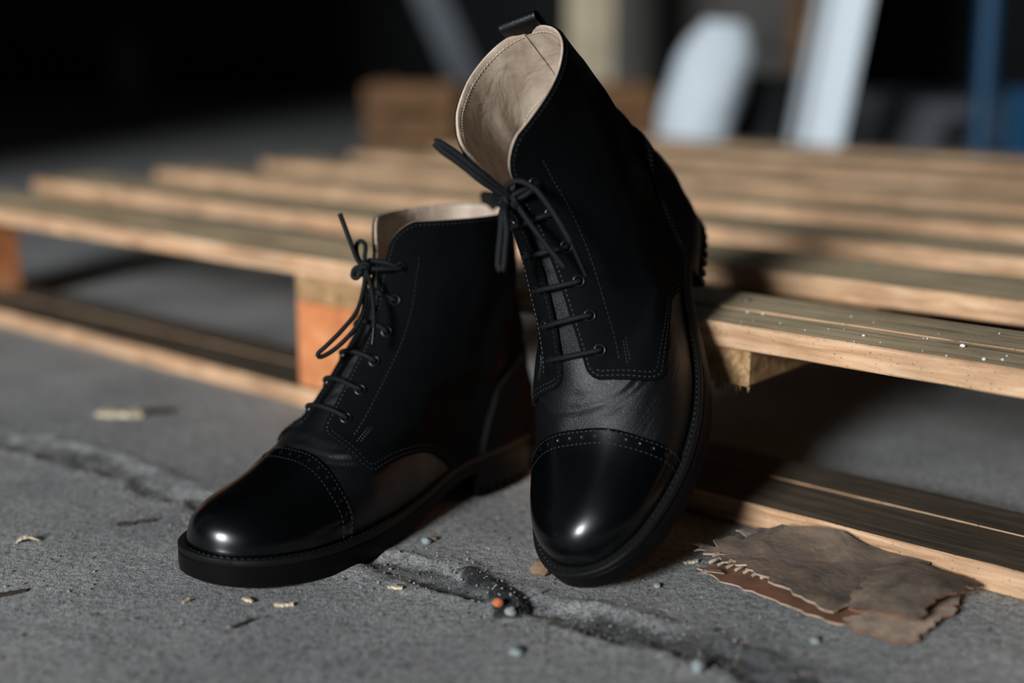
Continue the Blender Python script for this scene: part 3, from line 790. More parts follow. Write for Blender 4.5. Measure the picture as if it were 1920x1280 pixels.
    for (x, z), k in zip(pth, range(30)):
        a = pth[min(k+1, 29)] - pth[max(k-1, 0)]; a /= np.linalg.norm(a); nn = np.array([-a[1], a[0]])
        for sgn in (1, -1):
            for y in np.linspace(-13, 13, 7):
                edge = .75 if abs(y) > 12 else 1.
                V.append((x + nn[0]*sgn*.95*edge + y*y*.0, y, z + nn[1]*sgn*.95*edge))
    for k in range(29):
        o = k*14; p = o+14
        for q in range(6): F += [(o+q, o+q+1, p+q+1, p+q), (o+7+q+1, o+7+q, p+7+q, p+7+q+1)]
        F += [(o, p, p+7, o+7), (o+6, o+13, p+13, p+6)]
    me_o = put('pull_loop', V, F, 'black grain leather', sharp=60); fix_normals(me_o.data)
    # insole
    R = outline(-3.); V, F = sole_stack([R], [lambda x: Z_FEATHER(x) + 2.], True, False); put('insole', V, F, 'cream lining leather')
    # --- sole: welt, outsole, heel
    we = W_EXT
    V, F = sole_stack([outline(-7.), outline(lambda x: we(x)-.7), outline(we), outline(we), outline(lambda x: we(x)-.6), outline(-7.)],
                      [lambda x: Z_FEATHER(x)+.2, lambda x: Z_FEATHER(x)+.2, lambda x: Z_FEATHER(x)-.7, lambda x: Z_FEATHER(x)-3.2, lambda x: Z_FEATHER(x)-3.9, lambda x: Z_FEATHER(x)-3.9], True, True)
    welt = put('welt', V, F, 'black welt', sharp=40); fix_normals(welt.data)
    R = outline(lambda x: we(x)*.52); zt = Z_FEATHER(R[:, 0]) + .2; ring = np.column_stack([R, zt]); ring = np.vstack([ring, ring[:1]])
    V, F = stitch_run(ring, np.tile([0, 0, 1.], (len(ring), 1)), .1, 3.0, 4.0, .5, .5); put('welt_stitching', V, F, 'black welt', welt)
    zt_ = lambda x: Z_FEATHER(x) - 3.9
    def lerp(t): return lambda x: zt_(x)*(1-t) + Z_BOT(x)*t
    V, F = sole_stack([outline(-5.), outline(lambda x: we(x)-1.0), outline(lambda x: we(x)-.1), outline(lambda x: we(x)+.1), outline(lambda x: we(x)-.2), outline(lambda x: we(x)-1.6), outline(-4.)],
                      [lerp(0), lerp(0), lerp(.08), lerp(.5), lerp(.93), lerp(1.), lerp(1.)], False, True)
    osl = put('outsole', V, F, 'black rubber', sharp=40); fix_normals(osl.data)
    # forefoot lugs under the outsole
    # heel block
    R0 = outline(W_EXT)
    lat = [p for p in R0[:len(R0)//2+1] if p[0] < 74]; med = [p for p in R0[len(R0)//2+1:] if p[0] < 74]
    hp = np.array(med + lat)                     # from the breast on the medial side round the back to the breast on the lateral side
    L = np.r_[0, np.cumsum(np.linalg.norm(np.diff(hp, axis=0), axis=1))]; s = np.linspace(0, L[-1], 180)
    hp = np.stack([np.interp(s, L, hp[:, k]) for k in range(2)], 1)
    brst = np.array([(74 - 5*math.sin(PI*t), hp[-1][1]*(1-t) + hp[0][1]*t) for t in np.linspace(0, 1, 20)[1:-1]])
    loop = np.vstack([hp, brst]); ctrp = np.array([36., 0]); n = len(loop)
    Lp = np.r_[0, np.cumsum(np.linalg.norm(np.diff(loop, axis=0), axis=1))]
    notch = ((Lp % 9.) < 3.6).astype(float); notch[len(hp):] = 0
    def inset(d): 
        v = loop - ctrp; r = np.linalg.norm(v, axis=1, keepdims=True); return ctrp + v*(1 - np.asarray(d).reshape(-1, 1)/r)
    zz = [Z_BOT(loop[:, 0])+.6, np.full(n, 12.), np.full(n, 11.), np.full(n, 8.2), np.full(n, 8.), np.full(n, 1.), np.full(n, 0.)]
    ins = [.6*np.ones(n), .9*np.ones(n), 1.6*np.ones(n), .9*np.ones(n), .9 + notch*2.2, 1. + notch*2.6, 1.8 + notch*2.6]
    V = np.vstack([np.column_stack([inset(i_), z_]) for i_, z_ in zip(ins, zz)]); F = []
    for i in range(6):
        for k in range(n): k2 = (k+1) % n; F.append((i*n+k, i*n+k2, (i+1)*n+k2, (i+1)*n+k))
    V = np.vstack([V, [(36, 0, 0.), (36, 0, 19)]]); o = len(V)-2
    for k in range(n): F.append((6*n+k, 6*n+(k+1) % n, o)); F.append((k, o+1, (k+1) % n))
    hl = put('heel', V, F, 'black rubber', sharp=35); fix_normals(hl.data)
    # --- eyelets
    ey = {}
    for i, l in enumerate(EY_L):
        for side in (1, -1):
            c = float((gap(l) + EY_C)*side); p, n = SURF.at(l, c, 2.4)
            d_ = folds(np.r_[p, n, 0, 0][None])[0]*0
            t = np.cross(n, (0, 1, 0)); t /= np.linalg.norm(t); y = np.cross(n, t); V = []; F = []
            prof = [(2.3, -.4), (2.35, .55), (2.8, .95), (3.5, .85), (4.1, .35), (4.25, -.2)]
            for q in range(20):
                a = 2*PI*q/20
                for (r_, h_) in prof: V.append(p + (math.cos(a)*t + math.sin(a)*y)*r_ + n*h_)
            m_ = len(prof)
            for q in range(20):
                q2 = (q+1) % 20
                for k in range(m_-1): F.append((q*m_+k, q2*m_+k, q2*m_+k+1, q*m_+k+1))
            e = put('eyelet', V, F, 'black enamel', sharp=70); fix_normals(e.data)
            V = [p + (math.cos(2*PI*q/14)*t + math.sin(2*PI*q/14)*y)*2.35 + n*.05 for q in range(14)]
            put('eyelet_hole', V, [tuple(range(14))], 'hole dark', e)
            ey[(i, side)] = (p, n)
    # --- laces
    lace = []
    LR = 1.75
    for i, l in enumerate(EY_L):
        (pa, na), (pb, nb_) = ey[(i, 1)], ey[(i, -1)]
        pts = [pa - na*1.5, pa + na*1.2]
        for t in (.12, .3, .5, .7, .88):
            c = (1-2*t)*float(gap(l)+EY_C); q, nq = SURF.at(l + 4.5*math.sin(PI*t) + math.sin(i*1.9+t*3)*.5, c, 2.4 + 1.7 + .5*math.sin(PI*t)); pts.append(q)
        pts += [pb + nb_*1.2, pb - nb_*1.5]
        lace.append(tube(spline(pts, 44), LR, 8))
    inv = Matrix.LocRotScale(Vector(loc), Euler(rot), None).inverted()
    def L3(px, py, depth):                       # a place in the room in boot millimetres
        v = inv @ Vector(sp(px, py, depth)); return np.array(v)/BS*MIR
    ag = []
    bow(ey, lace, ag, L3, LR)
    V, F = merge(lace); lc = put('lace', V, F, 'black lace', sharp=None)
    for V, F in ag: put('aglet', V, F, 'black enamel', lc)
    return root

def boot_depth(loc, rot, p, foot):
    M = Matrix.LocRotScale(Vector(loc), Euler(rot), None); w = M @ Vector(np.array(p)*np.array([1, foot, 1])*BS)
    return w.y*_cp + (CAM_H - w.z)*_sp
RB_LOC, RB_ROT = (.1192, .9448, .1957), tuple(math.radians(a) for a in (23.0, 39.28, -104.5))
LB_LOC, LB_ROT = (.0008, .9600, 0.), (0, 0, math.radians(-130.9))

def knot(lace, c, r, ax, n=3):
    """a small tight knot of wound cord around a centre"""
    rr = np.random.default_rng(5)
    for k in range(n):
        a = np.array(ax, float) + rr.normal(0, .45, 3); a /= np.linalg.norm(a)
        t = np.cross(a, (0.3, .8, .5)); t /= np.linalg.norm(t); y = np.cross(a, t); cc = np.asarray(c) + rr.normal(0, .8, 3)
        ring = [cc + r*(math.cos(q)*t + .8*math.sin(q)*y) + a*.6*math.sin(2*q) for q in np.linspace(0, 2*PI, 26)[:-1]]
        lace.append(tube(ring, 1.6, 8, closed=True))
def bow_right(ey, lace, ag, L3, LR):
    d0 = boot_depth(RB_LOC, RB_ROT, SURF.at(222, 0, 8)[0], 1)
    k0 = L3(963, 376, d0 - .004)
    for side in (1, -1):
        p, n = ey[(5, side)]
        lace.append(tube(spline([p - n*1., p + n*2.5, (p + k0)/2 + n*4, k0], 24), LR, 8))
    knot(lace, k0, 3.6, (0, 1, .2), 4)
    knot(lace, L3(945, 378, d0-.006), 3.0, (1, .2, .2), 2)
    # flat doubled loop that stands out to the upper left
    for s in (-1, 1):
        lace.append(tube(spline([L3(958, 372 + 2*s, d0-.006), L3(930, 352 + 4.5*s, d0-.010), L3(898, 328 + 5.5*s, d0-.014), L3(862, 299 + 6*s, d0-.016), L3(834, 279 + 6*s, d0-.017), L3(820, 269 + 3.5*s, d0-.017), L3(815, 267, d0-.017)], 44), 2.2, 8))
    # doubled loop that hangs down beside the facing
    for s in (-1, 1):
        lace.append(tube(spline([L3(950, 380, d0-.007), L3(944 + 2*s, 398, d0-.012), L3(945 + 5*s, 430, d0-.014), L3(942 + 5.5*s, 465, d0-.014), L3(940 + 5.5*s, 492, d0-.013), L3(940 + 3.5*s, 504, d0-.013), L3(940, 507, d0-.013)], 40), 2.2, 8))
    # the free end with its tag arching over the facing
    e = spline([L3(958, 372, d0-.006), L3(950, 350, d0-.012), L3(972, 339, d0-.016), L3(1003, 354, d0-.019), L3(1030, 387, d0-.020), L3(1050, 418, d0-.020), L3(1071, 455, d0-.019)], 50)
    lace.append(tube(e, LR, 8))
    ag.append(tube(spline([L3(1070, 453, d0-.019), L3(1080, 475, d0-.018), L3(1099, 518, d0-.016)], 12), 1.15, 8))
    # the other free end lying over the rows below
    e = spline([L3(966, 378, d0-.004), L3(982, 402, d0-.008), L3(1004, 432, d0-.009), L3(1030, 466, d0-.008), L3(1059, 502, d0-.008)], 34)
    lace.append(tube(e, np.linspace(1.5, 1.9, 34), 8))
def bow_left(ey, lace, ag, L3, LR):
    d0 = boot_depth(LB_LOC, LB_ROT, SURF.at(231, 0, 8)[0], -1)
    k0 = L3(686, 504, d0-.004)
    for side in (1, -1):
        p, n = ey[(5, side)]
        lace.append(tube(spline([p - n*1., p + n*2.5, (p + k0)/2 + n*3, k0], 24), LR, 8))
    knot(lace, k0, 3.8, (0, 1, .3), 4)
    knot(lace, L3(672, 510, d0-.004), 3.0, (1, .2, .2), 2)
    # small upright loop and the end that stands up
    lace.append(tube(spline([k0, L3(672, 484, d0), L3(668, 462, d0), L3(676, 451, d0), L3(685, 460, d0), L3(684, 482, d0), k0], 40), 1.5, 8))
    lace.append(tube(spline([k0, L3(672, 490, d0-.003), L3(661, 464, d0-.005), L3(650, 434, d0-.006), L3(637, 401, d0-.006)], 36), np.linspace(1.5, 1.7, 36), 8))
    # long open loop hanging to the lower left
    lace.append(tube(spline([k0, L3(681, 545, d0-.008), L3(668, 585, d0-.014), L3(640, 620, d0-.017), L3(612, 648, d0-.018), L3(596, 663, d0-.018), L3(601, 669, d0-.017), L3(624, 657, d0-.015), L3(650, 634, d0-.014), L3(672, 606, d0-.011), L3(684, 570, d0-.008), k0], 90), 1.55, 8))
    # hanging end with a tag
    lace.append(tube(spline([k0, L3(694, 530, d0-.010), L3(699, 560, d0-.014), L3(701, 590, d0-.017), L3(701, 615, d0-.019)], 34), 1.5, 8))
    ag.append(tube(spline([L3(701, 613, d0-.019), L3(700, 628, d0-.020), L3(698, 646, d0-.021)], 12), 1.2, 8))
boot_r = build_boot('leather_boot', 1, RB_LOC, RB_ROT, 'black lace-up boot tipped up with its heel propped on the pallet edge', bow_right)
boot_l = build_boot('leather_boot', -1, LB_LOC, LB_ROT, 'black lace-up boot standing flat on the concrete floor', bow_left)

# ================================================================ small things on the floor
plain('light grit', srgb(140, 137, 131), .9); plain('dark grit', srgb(46, 44, 42), .9); plain('brown grit', srgb(120, 96, 74), .9)
plain('pale wood chip', srgb(206, 188, 158), .8, var=200.); plain('dark wood chip', srgb(52, 44, 38), .9); plain('brick red', srgb(186, 104, 66), .9); plain('pale stone', srgb(132, 140, 140), .8, bump=(600., .5, .001))
def build_grit():
    r = np.random.default_rng(21); V = []; F = []; mi = []
    jpl = spline(np.array(JOINT), 200); n = 0
    while n < 7000:
        if r.random() < .55:
            i = r.integers(0, 200); p = jpl[i] + r.normal(0, .022, 2)
        else:
            q = gp(r.uniform(-20, 1940), r.uniform(760, 1290)); p = q[:2]
        if not (FX[0]+.01 < p[0] < FX[-1]-.01 and FY[0]+.01 < p[1] < FY[-1]-.01): continue
        if (p @ dn) - PD > -.004: continue
        cq = p - np.array(gp(1560, 1100)[:2])
        if abs(cq @ dd - .02) < .16 and abs(cq @ dn) < .055: continue
        bl = (p - np.array(LB_LOC[:2])); bl = np.array([bl @ (math.cos(LB_ROT[2]), math.sin(LB_ROT[2])), bl @ (-math.sin(LB_ROT[2]), math.cos(LB_ROT[2]))])/BS
        if -8 < bl[0] < 310 and abs(bl[1]) < 58: continue
        s = .00025 + .0011*r.random()**4
        z = floor_z(*p) + s*.3
        R = Matrix.Rotation(r.uniform(0, 6.3), 3, Vector(r.normal(0, 1, 3)))
        o = len(V)
        for d in ((1, 0, 0), (-1, 0, 0), (0, 1, 0), (0, -1, 0), (0, 0, 1), (0, 0, -1)):
            v = R @ Vector(d)*s*r.uniform(.6, 1.3); V.append((p[0]+v[0], p[1]+v[1], z+v[2]*.7))
        for a, b_, c in ((0, 2, 4), (2, 1, 4), (1, 3, 4), (3, 0, 4), (2, 0, 5), (1, 2, 5), (3, 1, 5), (0, 3, 5)): F.append((o+a, o+b_, o+c))
        mi += [int(r.choice([0, 0, 1, 2]))]*8; n += 1
    me = np_mesh('floor_grit', V, F, False); me.polygons.foreach_set('material_index', np.array(mi, np.int32))
    o = link('floor_grit', me, [MATS['light grit'], MATS['dark grit'], MATS['brown grit']])
    tag(o, 'fine grit and sand scattered over the concrete floor', 'grit', kind='stuff')
build_grit()
def chip(px, py, L, W, ang, mat, label, name='wood_chip', T=.0016, seed=0, bend=.0):
    """thin torn sliver, L x W on the floor"""
    r = np.random.default_rng(seed); p = gp(px, py); n = 9; V = []; F = []
    for i in range(n):
        t = i/(n-1); w = W/2*(.55 + .45*math.sin(PI*min(1, .15 + t*.85)))*(1 + .2*r.normal()); x = (t-.5)*L; z = bend*math.sin(PI*t)
        j = r.normal(0, W*.06)
        V += [(x + r.normal(0, L*.02), -w+j, z), (x + r.normal(0, L*.02), w+j, z), (x, w*.9+j, z+T*(.8+.4*r.random())), (x, -w*.9+j, z+T*(.8+.4*r.random()))]
    for i in range(n-1):
        a, b_ = i*4, i*4+4
        for k in range(4): F.append((a+k, a+(k+1) % 4, b_+(k+1) % 4, b_+k))
    F += [(0, 1, 2, 3), ((n-1)*4+3, (n-1)*4+2, (n-1)*4+1, (n-1)*4)]
    o = link(name, fix_normals(np_mesh(name, V, F, False)), MATS[mat]); o.location = (p[0], p[1], max(floor_z(p[0]+dx, p[1]+dy) for dx in (-.004, 0, .004) for dy in (-.004, 0, .004)) + .0002); o.rotation_euler = (0, 0, math.radians(ang))
    return tag(o, label, 'wood chip')
chip(228, 781, .042, .020, -8, 'pale wood chip', 'broad pale wood chip on the floor in front of the pallet', seed=1, T=.003)
chip(295, 775, .030, .016, 10, 'dark wood chip', 'dark flake of wood just right of the broad pale chip', seed=2, T=.002)
chip(466, 1127, .0075, .0032, -40, 'pale wood chip', 'short pale wood chip below the sole of the upright boot', seed=3)
chip(532, 1137, .0115, .0028, 4, 'pale wood chip', 'straight cream splinter lying below the upright boot toe', seed=4)
chip(236, 986, .011, .0045, 5, 'dark wood chip', 'small black splinter on the floor left of the boot toe', seed=5)
chip(272, 981, .012, .003, 14, 'dark wood chip', 'thin brown sliver beside the small black splinter', seed=15)
chip(12, 1116, .022, .004, 32, 'dark wood chip', 'dark splinter at the left edge of the picture', seed=6)
chip(52, 1018, .014, .004, 12, 'pale wood chip', 'pale curl of wood shaving near the left edge', seed=7, bend=.003)
chip(350, 1130, .006, .002, 60, 'pale wood chip', 'tiny pale sliver below the toe tip of the upright boot', seed=8)
chip(742, 1106, .009, .0035, -12, 'pale wood chip', 'yellowish wood chip between the two boots by the crack', seed=9)
chip(455, 1172, .014, .0022, 48, 'dark wood chip', 'bent dark sliver on the floor in the foreground', seed=10)
chip(1296, 1056, .010, .003, 20, 'pale wood chip', 'pale shred of wood beside the torn cardboard', seed=12)
def stone(px, py, r0, mat, label, seed, cat='pebble', name='pebble'):
    p = gp(px, py); rq = random.Random(seed); bm = bmesh.new(); bmesh.ops.create_icosphere(bm, subdivisions=2, radius=r0)
    sx, sy, sz = [.8 + .5*rq.random() for _ in range(3)]
    for v in bm.verts: v.co = Vector((v.co.x*sx, v.co.y*sy, v.co.z*sz*.7))*(1 + .35*(mnoise.noise(v.co/r0*1.1 + Vector((seed, 0, 0)))))
    z = min(v.co.z for v in bm.verts); o = link(name, bm_mesh(name, bm, False), MATS[mat]); o.location = (p[0], p[1], floor_z(p[0], p[1]) - z*.85); return tag(o, label, cat)
stone(1308, 1262, .0042, 'pale stone', 'pale blue-grey pebble at the bottom of the picture below the cardboard', 1)
stone(967, 1224, .0032, 'pale stone', 'small pale pebble in the foreground below the leaning boot', 2)
stone(1528, 1204, .0030, 'pale stone', 'pale pebble on the dark floor just below the cardboard', 3)
stone(934, 1143, .0036, 'brick red', 'orange crumb of brick beside the dark lump of joint filler', 4, 'crumb', 'brick_crumb')
stone(1014, 1074, .0062, 'brown grit', 'beige crumb of mortar at the left of the leaning boot toe', 5, 'crumb', 'mortar_crumb')
stone(800, 1018, .0030, 'pale stone', 'pale pebble in the shadow between the boots', 6)
stone(812, 1013, .0026, 'brown grit', 'brown pebble touching the boot shadow between the boots', 9)
stone(958, 1158, .0034, 'light grit', 'light grey crumb under the dark lump of joint filler', 7, 'crumb', 'mortar_crumb')
stone(1232, 1099, .0022, 'pale stone', 'white crumb just right of the leaning boot sole', 8, 'crumb', 'mortar_crumb')

# torn cardboard in front of the lower board
m, nt, b = new_mat('grey brown cardboard'); tc = N(nt, 'ShaderNodeTexCoord')
n1 = N(nt, 'ShaderNodeTexNoise', Scale=26., Detail=6., Roughness=.65, Distortion=1.); nt.links.new(tc.outputs['Object'], n1.inputs['Vector'])
r = ramp(nt, n1.outputs['Fac'], [(.30, srgb(62, 58, 54)), (.48, srgb(102, 88, 76)), (.62, srgb(124, 104, 86)), (.72, srgb(150, 108, 78))]); nt.links.new(r.outputs[0], b.inputs['Base Color']); b.inputs['Roughness'].default_value = .85
n2 = N(nt, 'ShaderNodeTexNoise', Scale=240., Detail=4.); nt.links.new(tc.outputs['Object'], n2.inputs['Vector'])
bp = N(nt, 'ShaderNodeBump', Strength=.5, Distance=.0012); nt.links.new(n2.outputs['Fac'], bp.inputs['Height']); nt.links.new(bp.outputs[0], b.inputs['Normal'])
plain('torn paper edge', srgb(176, 152, 130), .9, bump=(500., .6, .001), var=120.); plain('red brown paper', srgb(128, 86, 62), .9, var=60.)
def ragged(P, seg, amp, seed, rag=None):
    """closed outline with torn wobble; rag[i] scales the wobble of edge i"""
    r = np.random.default_rng(seed); out = []; P = np.asarray(P, float); n = len(P)
    for i in range(n):
        a, c = P[i], P[(i+1) % n]; L = np.hypot(*(c-a)); k = max(2, int(L/seg)); t = (c-a)/L; nn = np.array([-t[1], t[0]]); k_ = 1. if rag is None else rag[i]
        for j in range(k):
            s = j/k; out.append(a + (c-a)*s + nn*amp*k_*r.normal()*(.25 if j == 0 else 1))
    return np.array(out)
def sheet(name, outline_px, hfun, thick, mat, parent, amp=.0015, seed=0, rag=None, lift=0., edge_mat=None, seg=.004):
    W = [gp(*q)[:2] for q in outline_px]
    W = [p - dn*max(0, (p @ dn) - PD + .004) for p in W]
    O = ragged(W, seg, amp, seed, rag)
    c = O.mean(0)
    bm = bmesh.new(); vs = [bm.verts.new((p[0], p[1], 0)) for p in O]; f = bm.faces.new(vs)
    if f.normal.z < 0: f.normal_flip()
    bmesh.ops.triangulate(bm, faces=bm.faces[:])
    for _ in range(3):
        es = [e for e in bm.edges if e.calc_length() > .008]
        if es: bmesh.ops.subdivide_edges(bm, edges=es, cuts=1); bmesh.ops.triangulate(bm, faces=[f for f in bm.faces if len(f.verts) > 3])
    bmesh.ops.beautify_fill(bm, faces=bm.faces[:], edges=[e for e in bm.edges if not e.is_boundary])
    for v in bm.verts: v.co.z = hfun(v.co.x, v.co.y) + lift
    bm.normal_update()
    top = bm.faces[:]
    r_ = bmesh.ops.extrude_face_region(bm, geom=top)
    nv = [v for v in r_['geom'] if isinstance(v, bmesh.types.BMVert)]
    for v in nv: v.co.z += thick
    bmesh.ops.recalc_face_normals(bm, faces=bm.faces)
    mats = [MATS[mat], MATS[edge_mat or mat]]
    for f in bm.faces: f.material_index = 1 if abs(f.normal.z) < .4 else 0; f.smooth = False
    me = bm_mesh(name, bm); base = Vector(parent.location); me.transform(Matrix.Translation(-base)); me.update()
    return link(name, me, mats, parent)
cb0 = gp(1560, 1110)
card = empty('torn_cardboard', (cb0[0], cb0[1], 0)); tag(card, 'torn grey-brown flap of cardboard lying against the lower pallet board', 'cardboard')
_tip = gp(1462, 990)[:2]; _q = gp(1640, 1060)[:2]
def h_card(x, y):
    # rises where it leans on the lower board: away from the camera edge line
    a = gp(1330, 1050)[:2]; c = gp(1800, 1150)[:2]; t = (c-a)/np.linalg.norm(c-a); nn = np.array([-t[1], t[0]]); d = (np.array([x, y])-a)@nn; u = (np.array([x, y])-a)@t
    h = .002 + .0035*math.sin(u*34) ** 2 + np.clip(d/.05, 0, 1)*.007*np.clip(1.3 - u/.12, .15, 1) + .0012*mnoise.noise(Vector((x*60, y*60, 0)))
    yl = np.array([x, y]) @ dn - PD; h += .010*np.clip((yl + .04)/.037, 0, 1)**2*math.exp(-((u - .062)/.022)**2)
    return float(max(h, .0008))
TOPO = [(1318, 1042), (1360, 1030), (1418, 1012, .007), (1466, 982, .016), (1500, 1004, .011), (1590, 1034, .005), (1700, 1060, .004), (1742, 1076, .003), (1690, 1100), (1612, 1142), (1560, 1166), (1500, 1140), (1440, 1118), (1400, 1090), (1352, 1066)]
sheet('top_liner', TOPO, h_card, .0012, 'grey brown cardboard', card, .0016, 3, [2, 2, 1.2, .6, .3, .3, .3, .3, .4, .4, .6, .8, 1, 2, 2], lift=.0032, edge_mat='torn paper edge')
LOWO = [(1306, 1070), (1372, 1060), (1440, 1070), (1600, 1060), (1730, 1082), (1640, 1150), (1576, 1176), (1500, 1150), (1420, 1122), (1360, 1100)]
sheet('bottom_liner', LOWO, lambda x, y: h_card(x, y)*.35, .0010, 'red brown paper', card, .0012, 5, None, lift=.0004, edge_mat='torn paper edge')
# flutes between the two liners, showing where the top is torn away
V = []; F = []; rr = np.random.default_rng(9)
for k in range(14):
    a = gp(1330 + k*16, 1063 + k*5.6)[:2]; c = a + np.array([.030, .030])*rr.uniform(.5, 1.1)
    pts = [np.r_[a + (c-a)*t, 0] for t in np.linspace(0, 1, 6)]
    for p in pts: p[2] = h_card(p[0], p[1])*.35 + .0026
    v, f = tube(pts, .0011, 6); F += [tuple(i+len(V) for i in q) for q in f]; V += list(v - np.array([cb0[0], cb0[1], 0]))
link('fluting', np_mesh('fluting', V, F), MATS['torn paper edge'], card)
for k, (x, y, a, L) in enumerate(((1316, 1040, 2.9, .012), (1326, 1047, 3.3, .009), (1360, 1054, 3.6, .010), (1380, 1068, 3.9, .009), (1398, 1028, 2.4, .008), (1340, 1088, 3.5, .012))):
    p = gp(x, y); t = np.array([math.cos(a), math.sin(a), .0]); y_ = np.array([-t[1], t[0], 0]); z = h_card(p[0], p[1]) + .003
    V = []; 
    for s, w in ((-.4, .003), (0, .0026), (.5, .0016), (1, .0003)):
        q = np.array([p[0], p[1], z + .0012*math.sin(3*s)]) + t*L*s - np.array([cb0[0], cb0[1], 0]); V += [q - y_*w, q + y_*w, q + y_*w + (0, 0, .0007), q - y_*w + (0, 0, .0007)]
    F = [(i*4+q, i*4+(q+1) % 4, i*4+4+(q+1) % 4, i*4+4+q) for i in range(3) for q in range(4)] + [(3, 2, 1, 0), (12, 13, 14, 15)]
    link('paper_shred', fix_normals(np_mesh('paper_shred', V, F, False)), MATS['torn paper edge'], card)
cb1 = gp(1700, 1150)
card2 = empty('torn_cardboard', (cb1[0], cb1[1], 0)); tag(card2, 'small folded scrap of brown cardboard at the right of the bigger flap', 'cardboard')
def h_card2(x, y):
    a = gp(1560, 1178)[:2]; c = gp(1800, 1130)[:2]; t = (c-a)/np.linalg.norm(c-a); d = (np.array([x, y])-a)@t
    return float(.0015 + .010*math.sin(min(PI, max(0, d/.13*PI)))**2 + .0012*mnoise.noise(Vector((x*70, y*70, 3))))
sheet('top_liner', [(1600, 1138), (1650, 1108), (1730, 1092), (1826, 1112), (1832, 1122), (1790, 1158), (1750, 1166), (1722, 1200), (1690, 1188), (1640, 1172), (1590, 1160)], h_card2, .0012, 'grey brown cardboard', card2, .0016, 13, None, lift=.003, edge_mat='red brown paper')
sheet('bottom_liner', [(1572, 1166), (1640, 1140), (1800, 1120), (1790, 1164), (1740, 1192), (1708, 1214), (1660, 1206), (1600, 1186)], lambda x, y: h_card2(x, y)*.4, .0010, 'torn paper edge', card2, .0016, 14, None, lift=.0004, edge_mat='red brown paper')

# ================================================================ background
def bxo(name, parent, size, mat, loc=(0, 0, 0), rot=(0, 0, 0), bevel=.004):
    bm = bmesh.new(); cube_bm(bm, (-size[0]/2, -size[1]/2, 0), (size[0]/2, size[1]/2, size[2]), bevel); o = link(name, bm_mesh(name, bm), MATS[mat], parent); o.location = loc; o.rotation_euler = rot; return o
def at_col(px, Y):
    """x in the room of picture column px at distance Y (near eye height)"""
    return (px-960)/F_PX*(Y*_cp + (CAM_H-.25)*_sp)
wood('beige planed post', srgb(150, 134, 108), srgb(186, 170, 142), srgb(206, 192, 166), stretch=(30, 30, 2))
wood('brown offcut', srgb(84, 58, 36), srgb(120, 86, 56), srgb(150, 112, 78), stretch=(6, 30, 30))
plain('white enamel', srgb(226, 232, 236), .45); plain('white sacking', srgb(214, 222, 228), .85, bump=(40., .8, .01))
plain('blue paint', srgb(1, 62, 94), .55); plain('grey sheet metal', srgb(112, 114, 120), .55, .2, var=4.); plain('dark steel', srgb(50, 56, 62), .5, .3, var=6.)
plain('black plastic', srgb(22, 24, 25), .5, bump=(60., .3, .004)); plain('grey board', srgb(92, 88, 84), .85, var=5.); plain('rubber tyre', srgb(18, 18, 19), .7)
# wooden post with a foot plate
Y = 3.75; post = empty('wooden_post', (at_col(1104, Y), Y, 0)); tag(post, 'pale beige wooden post standing behind the leaning boot', 'post')
bxo('shaft', post, (.13, .10, 2.4), 'beige planed post', (0, 0, .02)); bxo('foot_plate', post, (.2, .2, .02), 'dark steel')
# brown crate by the post
def crate(name, px, Y, w, d, h, label, mat, rz=0., n=3):
    c = empty(name, (at_col(px, Y), Y, 0), (0, 0, rz)); tag(c, label, 'crate')
    for s in (-1, 1):
        for k in range(n): bxo('side_slat', c, (w, .016, h/n*.82), mat, (0, s*(d/2-.008), k*h/n + .004), bevel=.002)
        for k in range(n): bxo('end_slat', c, (.016, d-.034, h/n*.82), mat, (s*(w/2-.008), 0, k*h/n + .004), bevel=.002)
        for q in (-1, 1): bxo('corner_post', c, (.03, .03, h), mat, (s*(w/2-.033), q*(d/2-.033), 0), bevel=.002)
    bxo('floor_panel', c, (w-.036, d-.036, .012), mat, (0, 0, .002), bevel=.001)
    return c
crate('wooden_crate', 1160, 3.35, .14, .2, .235, 'small brown wooden crate between the beige post and the white sack', 'brown offcut', .2)
crate('wooden_crate', 785, 3.6, .25, .24, .23, 'brown slatted crate behind the pallet to the left of the boots', 'brown offcut', -.15)
# white sack
def sack(px, Y, w, d, h, label):
    s = empty('white_sack', (at_col(px, Y), Y, 0)); tag(s, label, 'sack'); V = []; F = []; n = 40; lv = 22
    for i in range(lv+1):
        t = i/lv; z = h*t
        ww = w/2*(np.interp(t, [0, .05, .3, .6, .78, .9, 1.], [.62, .72, .78, .84, .80, .64, .36])); dd_ = d/2*(np.interp(t, [0, .05, .3, .6, .85, 1.], [.8, .95, 1., .9, .6, .25]))
        cx = -.012 + .095*t
        for k in range(n):
            a = 2*PI*k/n; r = 1 + .07*mnoise.noise(Vector((math.cos(a)*1.6, math.sin(a)*1.6, t*5))) + .03*mnoise.noise(Vector((math.cos(a)*5, math.sin(a)*5, t*12)))
            V.append((cx + ww*r*math.cos(a), dd_*r*math.sin(a), z))
    for i in range(lv):
        for k in range(n): F.append((i*n+k, i*n+(k+1) % n, (i+1)*n+(k+1) % n, (i+1)*n+k))
    F.append(tuple(range(n))[::-1]); F.append(tuple(lv*n+k for k in range(n)))
    link('body', np_mesh('body', V, F, True, 50), MATS['white sacking'], s)
    ring = [(.083 + .036*math.cos(a), .026*math.sin(a), h*.985) for a in np.linspace(0, 2*PI, 20)[:-1]]
    v, f = tube(ring, .006, 8, closed=True); link('tied_neck', np_mesh('tied_neck', v, f), MATS['grey board'], s)
sack(1286, 2.95, .215, .2, .385, 'full white sack standing behind the pallet')
